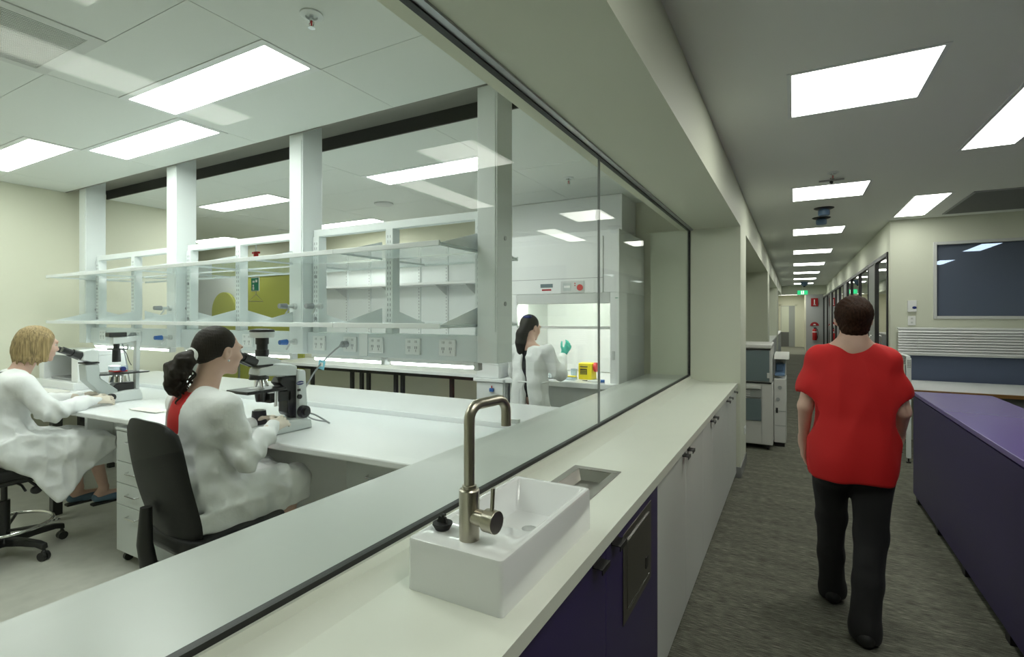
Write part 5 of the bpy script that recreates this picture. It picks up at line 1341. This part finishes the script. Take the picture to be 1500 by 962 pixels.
        hr.ell((0, -.075, -.012), (.055, .050, .055), .03)
        hr.ell((0, .122, -.040), (.072, .078, .098), .02, 'cut')
        for s_ in (-1, 1): hr.ell((s_*.092, .014, -.042), (.030, .034, .040), .008, 'cut')
        hr.frame()
        hr.disp(lambda P: .0025*np.abs(np.sin(P @ np.array((10, 0, 230.))+5*wob(P, 9, 2)))-.001)
        hr.frame(R, head)
        pts = [(0, -.118, -.030), (-.005, -.150, -.055), (-.02, -.165, -.10), (-.04, -.160, -.15), (-.05, -.150, -.195), (-.045, -.14, -.225)]
        hr.chain(pts, [.026, .040, .045, .040, .030, .012], .02)
        hr.frame()
        hr.disp(lambda P: np.where((P[:, 1] < head[1]-.125) & (P[:, 2] < head[2]-.02), .010*wob(P, 48, 3)+.007*wob(P, 110, 8), 0))
    h = hr.build('hair', 'blond' if blonde else 'brunette', root)
    if not blonde:
        p = R @ V3(0, -.116, -.030)+head
        MB().tube([(p[0]+.030*math.cos(q), p[1]-.008+.004*math.sin(2*q), p[2]+.030*math.sin(q)) for q in [2*PI*k/20 for k in range(20)]], .009, 8, True).build('hair_tie', 'white_print', h)
        for k in range(14):      # loose curls
            a0 = p+V3(-.015+.032*math.sin(k*2.1), -.040+.034*math.cos(k*1.7), -.035-.006*k)
            MB().tube([tuple(a0+V3(.010*math.sin(q+k)-.002*q, .010*math.cos(q+k)+.001*q, -.0095*q)) for q in [.55*j for j in range(22)]], [.0042]*16+[.0042-.0006*j for j in range(6)], 6).build('curl', 'brunette', h)
        e = R @ V3(.084, -.002, -.045)+head
        MB().sphere(tuple(e), .005, 10, 8).build('earring', 'white_print', root)
    return root
seated('blonde', -4.42)
seated('dark', -2.38)

# ---- woman at the safety cabinet
def standing_gown():
    X0, Y0 = -2.12, 4.20
    root = thing('person', 'woman in a white gown with a long dark ponytail standing at the lit safety cabinet', 'person', (X0, Y0, 0))
    head = V3(X0-.02, Y0+.05, 1.435); R = rotm(-.22, 0, -.45)
    hx = {1: V3(X0+.245, Y0+.19, 1.185), -1: V3(X0-.10, Y0+.36, 1.06)}
    sh = {1: V3(X0+.165, Y0, 1.215), -1: V3(X0-.165, Y0, 1.215)}
    el = {1: V3(X0+.26, Y0+.06, 1.02), -1: V3(X0-.22, Y0+.12, 1.0)}
    b = Vol((X0-.36, Y0-.16, .0), (X0+.42, Y0+.52, 1.60), .0075)
    head_skin(b, head, R, (X0, Y0-.01, 1.26))
    b.ell((X0, Y0, 1.10), (.135, .085, .16), .05); b.ell((X0, Y0, .86), (.14, .095, .15), .06)
    for s_ in (1, -1):
        b.cone((X0, Y0-.01, 1.24), sh[s_], .05, .042, .04); b.cone(sh[s_], el[s_], .036, .03, .02)
        b.cone(el[s_], hx[s_], .03, .019, .01)
        b.chain([(X0+s_*.085, Y0, .80), (X0+s_*.085, Y0+.01, .46), (X0+s_*.085, Y0-.01, .10)], [.075, .05, .032], .03)
        b.cone((X0+s_*.085, Y0-.03, .045), (X0+s_*.09, Y0+.12, .035), .033, .03, .02)
        hand(b, hx[s_], (.15*s_+.1, .6, .75 if s_ > 0 else -.2), (-s_*.8, .3, -.2), (-s_*.3, .6, .5), .35, .95)
    body = b.build('body', ['skin', 'lips'], root, lips_fn(head, R)); face_bits(head, R, body, 'blackhair')
    tr = Vol((X0-.22, Y0-.15, .03), (X0+.22, Y0+.15, 1.0), .009)
    tr.ell((X0, Y0, .88), (.15, .11, .12), 0)
    for s_ in (1, -1): tr.chain([(X0+s_*.08, Y0, .80), (X0+s_*.085, Y0+.01, .46), (X0+s_*.088, Y0-.01, .08)], [.09, .068, .06], .03)
    tr.build('trousers', 'blackcloth', root)
    tp_ = Vol((X0-.2, Y0-.14, .85), (X0+.2, Y0+.14, 1.30), .009)
    tp_.ell((X0, Y0, 1.08), (.152, .102, .18), 0)
    for s_ in (1, -1): tp_.cone((X0, Y0-.01, 1.21), sh[s_]+V3(-s_*.02, 0, -.01), .055, .045, .04)
    tp_.build('top', 'blackcloth', root)
    g = Vol((X0-.40, Y0-.22, .55), (X0+.42, Y0+.45, 1.32), .008)
    g.ell((X0, Y0, 1.10), (.172, .118, .17), 0); g.ell((X0, Y0, .94), (.150, .112, .15), .06)
    g.chain([(X0-.04, Y0, .93), (X0-.06, Y0, .62)], [.125, .15], .05); g.chain([(X0+.04, Y0, .93), (X0+.06, Y0, .62)], [.125, .15], .05)
    for s_ in (1, -1):
        g.cone((X0, Y0-.01, 1.225), sh[s_], .058, .058, .04); g.cone(sh[s_], el[s_], .066, .064, .03); g.cone(el[s_], el[s_]*.15+hx[s_]*.85, .064, .04, .02)
    g.cone((X0, Y0, 1.27), (X0, Y0+.06, 1.45), .066, .09, .01, 'cut')
    g.slab([(X0-.5, .4), (X0+.5, .4), (X0+.5, .60), (X0-.5, .60)], Y0-.4, Y0+.4, 0, .005, 'cut', axis=1)
    wpoly = [(x+.055, z) for x, z in [(X0-.095, 1.30), (X0-.045, 1.30), (X0-.050, 1.12), (X0-.048, 1.03), (X0-.045, .955), (X0-.005, .80), (X0+.008, .55), (X0-.05, .55), (X0-.055, .80), (X0-.065, .955), (X0-.09, 1.05), (X0-.098, 1.15)]]
    g.slab(wpoly, Y0-.30, Y0-.02, 0, .006, 'cut', axis=1)
    g.disp(lambda P: -(.009*(1-2.2*np.abs(wob(P, 18, 2, (1.5, 1.5, .45)))**.8)+.004*wob(P, 40, 5)))
    gg = g.build('gown', 'coat', root)
    MB().tube([(X0+.17*math.cos(q), Y0+.125*math.sin(q), .945+.004*math.sin(3*q)) for q in [2*PI*k/36 for k in range(36)]], .007, 6, True).build('belt', 'coat', gg)
    MB().tube([(X0+.0, Y0-.13, .945), (X0-.02, Y0-.145, .90), (X0-.005, Y0-.16, .78), (X0+.0, Y0-.165, .66)], .006, 6).tube([(X0+.0, Y0-.13, .945), (X0-.04, Y0-.15, .88), (X0-.035, Y0-.16, .74)], .006, 6).build('tie', 'coat', gg)
    for s_ in (1, -1):
        gl = Vol(hx[s_]-.11, hx[s_]+V3(.14, .16, .17), .0048)
        hand(gl, hx[s_], (.15*s_+.1, .6, .75 if s_ > 0 else -.2), (-s_*.8, .3, -.2), (-s_*.3, .6, .5), .35, 1.0, r=.0105)
        gl.build('glove', 'teal', root)
    hr = Vol((head[0]-.14, head[1]-.22, head[2]-.42), (head[0]+.14, head[1]+.14, head[2]+.14), .006)
    hr.frame(R, head)
    hr.ell((0, -.026, .024), (.080, .096, .092), 0)
    hr.ell((0, .115, -.035), (.075, .080, .100), .02, 'cut')
    hr.frame()
    hr.chain([head+V3(-.02, -.085, .0), head+V3(-.035, -.115, -.06), head+V3(-.045, -.12, -.14), head+V3(-.04, -.125, -.21), head+V3(-.02, -.14, -.26)], [.045, .05, .048, .035, .006], .03)
    hr.chain([head+V3(-.05, -.07, -.04), head+V3(-.075, -.09, -.12), head+V3(-.085, -.115, -.175)], [.03, .025, .004], .02)
    hr.disp(lambda P: .003*np.abs(np.sin(P @ np.array((190, 120, 6.))+2*wob(P, 8, 2)))-.001)
    h = hr.build('hair', 'blackhair', root)
    MB().box(head[0]-.035, head[0]+.035, head[1]-.095, head[1]-.05, head[2]+.085, head[2]+.108).build('hair_clip', 'navy', h, .006)
    for s_ in (1, -1): MB().prism([(X0+s_*.088+x, Y0+y) for x, y in ((-.04, -.08), (.04, -.08), (.045, .08), (.02, .17), (-.02, .17), (-.045, .08))], 'z', 0, .075).build('shoe', 'blackrub', root, .02, 3)
standing_gown()

# ---- woman in red walking away down the corridor
def walker():
    X0, Y0 = .255, 3.08
    root = thing('person', 'woman in a loose red top and black trousers walking away along the corridor', 'person', (X0, Y0, 0))
    head = V3(X0+.003, Y0+.01, 1.525); R = rotm(-.03, 0, .04)
    fr = V3(X0+.035, Y0-.16, .085); fl_ = V3(X0-.075, Y0+.20, .085)
    kr = V3(X0+.075, Y0-.02, .46); kl = V3(X0-.085, Y0+.13, .47)
    sh = {1: V3(X0+.145, Y0, 1.316), -1: V3(X0-.145, Y0, 1.316)}
    el = {1: V3(X0+.205, Y0+.02, 1.07), -1: V3(X0-.205, Y0-.02, 1.07)}
    wr = {1: V3(X0+.215, Y0+.18, .92), -1: V3(X0-.212, Y0+.10, .86)}
    b = Vol((X0-.36, Y0-.36, 0), (X0+.36, Y0+.46, 1.68), .007)
    head_skin(b, head, R, (X0, Y0-.02, 1.37))
    b.ell((X0, Y0, 1.22), (.140, .085, .15), .05); b.ell((X0, Y0, .96), (.145, .10, .15), .06)
    for s_ in (1, -1):
        b.cone((X0+s_*.02, Y0-.02, 1.375), sh[s_], .056, .046, .05)
        b.cone(sh[s_], el[s_], .045, .036, .025); b.cone(el[s_], wr[s_], .036, .023, .015)
        hand(b, wr[s_], (0, .25 if s_ > 0 else .1, -1), (-s_*1.0, .1, 0), (0, 1, -.2), .30, .95)
    for k_, f_, s_ in ((kr, fr, 1), (kl, fl_, -1)):
        b.chain([(X0+s_*.085, Y0, .86), tuple(k_), tuple(f_)], [.085, .052, .033], .03)
        b.cone(f_+V3(0, -.03, -.045), f_+V3(0, .13, -.055), .03, .026, .02)
    body = b.build('body', ['skin', 'lips'], root, lips_fn(head, R)); face_bits(head, R, body, 'brown')
    # trousers
    t = Vol((X0-.28, Y0-.42, -.02), (X0+.28, Y0+.42, 1.02), .008)
    t.ell((X0, Y0, .86), (.160, .115, .12), 0); t.ell((X0+.075, Y0-.02, .79), (.090, .108, .12), .04); t.ell((X0-.075, Y0-.015, .79), (.090, .108, .12), .04)
    t.chain([(X0+.085, Y0, .78), tuple(kr), tuple(kr*.45+fr*.55), tuple(fr+V3(0, -.005, -.02)), tuple(fr+V3(0, -.01, -.12))], [.095, .068, .060, .060, .060], .03)
    t.chain([(X0-.085, Y0, .78), tuple(kl), tuple(kl*.45+fl_*.55), tuple(fl_+V3(0, -.005, -.02)), tuple(fl_+V3(0, -.01, -.12))], [.095, .068, .060, .060, .060], .03)
    t.slab([(X0-.5, -.2), (X0+.5, -.2), (X0+.5, .022), (X0-.5, .022)], Y0-.6, Y0+.6, 0, .004, 'cut', axis=1)
    t.disp(lambda P: -(.004*(1-2*np.abs(wob(P, 16, 3, (1.3, 1.3, .6))))))
    t.build('trousers', 'blackcloth', root)
    # top: wide boat neck, loose batwing sleeves, banded hem
    g = Vol((X0-.36, Y0-.26, .66), (X0+.36, Y0+.24, 1.46), .0075)
    g.ell((X0, Y0, 1.20), (.178, .125, .20), 0); g.ell((X0, Y0-.005, 1.0), (.188, .142, .26), .07); g.ell((X0, Y0-.01, .80), (.192, .165, .26), .06)
    for s_ in (1, -1):
        g.cone((X0+s_*.06, Y0-.015, 1.345), sh[s_]+V3(0, 0, .0), .056, .060, .05)
        g.cone(sh[s_]+V3(-s_*.008, 0, .002), sh[s_]*.35+el[s_]*.65, .054, .060, .03)
        g.cone((X0+s_*.09, Y0, 1.08), sh[s_]*.45+el[s_]*.55, .085, .050, .06)
        e0 = sh[s_]*.34+el[s_]*.66; e1 = sh[s_]*.1+el[s_]*.9+V3(s_*.03, 0, 0); g.cone(e0+V3(s_*.02, 0, -.10), e1+V3(s_*.04, 0, -.12), .10, .10, .006, 'cut')
    g.ell((X0, Y0-.02, 1.470), (.150, .20, .082), .02, 'cut')
    g.slab([(X0-.5, .5), (X0+.5, .5), (X0+.5, .725), (X0-.5, .725)], Y0-.5, Y0+.5, 0, .01, 'cut', axis=1)
    g.disp(lambda P: -(.007*(1-2*np.abs(wob(P, 15, 6, (1.7, 1.2, .42))))+.004*wob(P, 30, 1, (1, 1, .6))))
    g.build('top', 'redcloth', root)
    for f_ in (fr, fl_):
        s = Vol((f_[0]-.06, f_[1]-.12, 0), (f_[0]+.06, f_[1]+.24, .13), .007)
        s.cone((f_[0], f_[1]-.052, .040), (f_[0], f_[1]+.06, .038), .038, .036, .03).cone((f_[0], f_[1]+.06, .038), (f_[0], f_[1]+.16, .032), .037, .028, .03)
        s.slab([(f_[0]-.2, -.3), (f_[0]+.2, -.3), (f_[0]+.2, .004), (f_[0]-.2, .004)], f_[1]-.4, f_[1]+.4, 0, .004, 'cut', axis=1)
        s.build('shoe', 'blackrub', root)
    hr = Vol((head[0]-.14, head[1]-.20, head[2]-.17), (head[0]+.14, head[1]+.13, head[2]+.15), .006)
    hr.frame(R, head)
    hr.ell((0, -.026, .020), (.085, .100, .094), 0)
    hr.ell((0, -.092, .012), (.058, .050, .056), .018)
    hr.ell((0, -.055, -.055), (.062, .05, .045), .03)
    hr.ell((0, .115, -.035), (.075, .078, .100), .02, 'cut')
    for s_ in (-1, 1): hr.ell((s_*.090, .010, -.035), (.028, .034, .04), .01, 'cut')
    hr.frame()
    hr.disp(lambda P: .004*np.abs(np.sin(np.arctan2(P[:, 0]-head[0], P[:, 2]-head[2])*13+3*wob(P, 20, 2)))-.0015)
    hr.build('hair', 'brown', root)
walker()
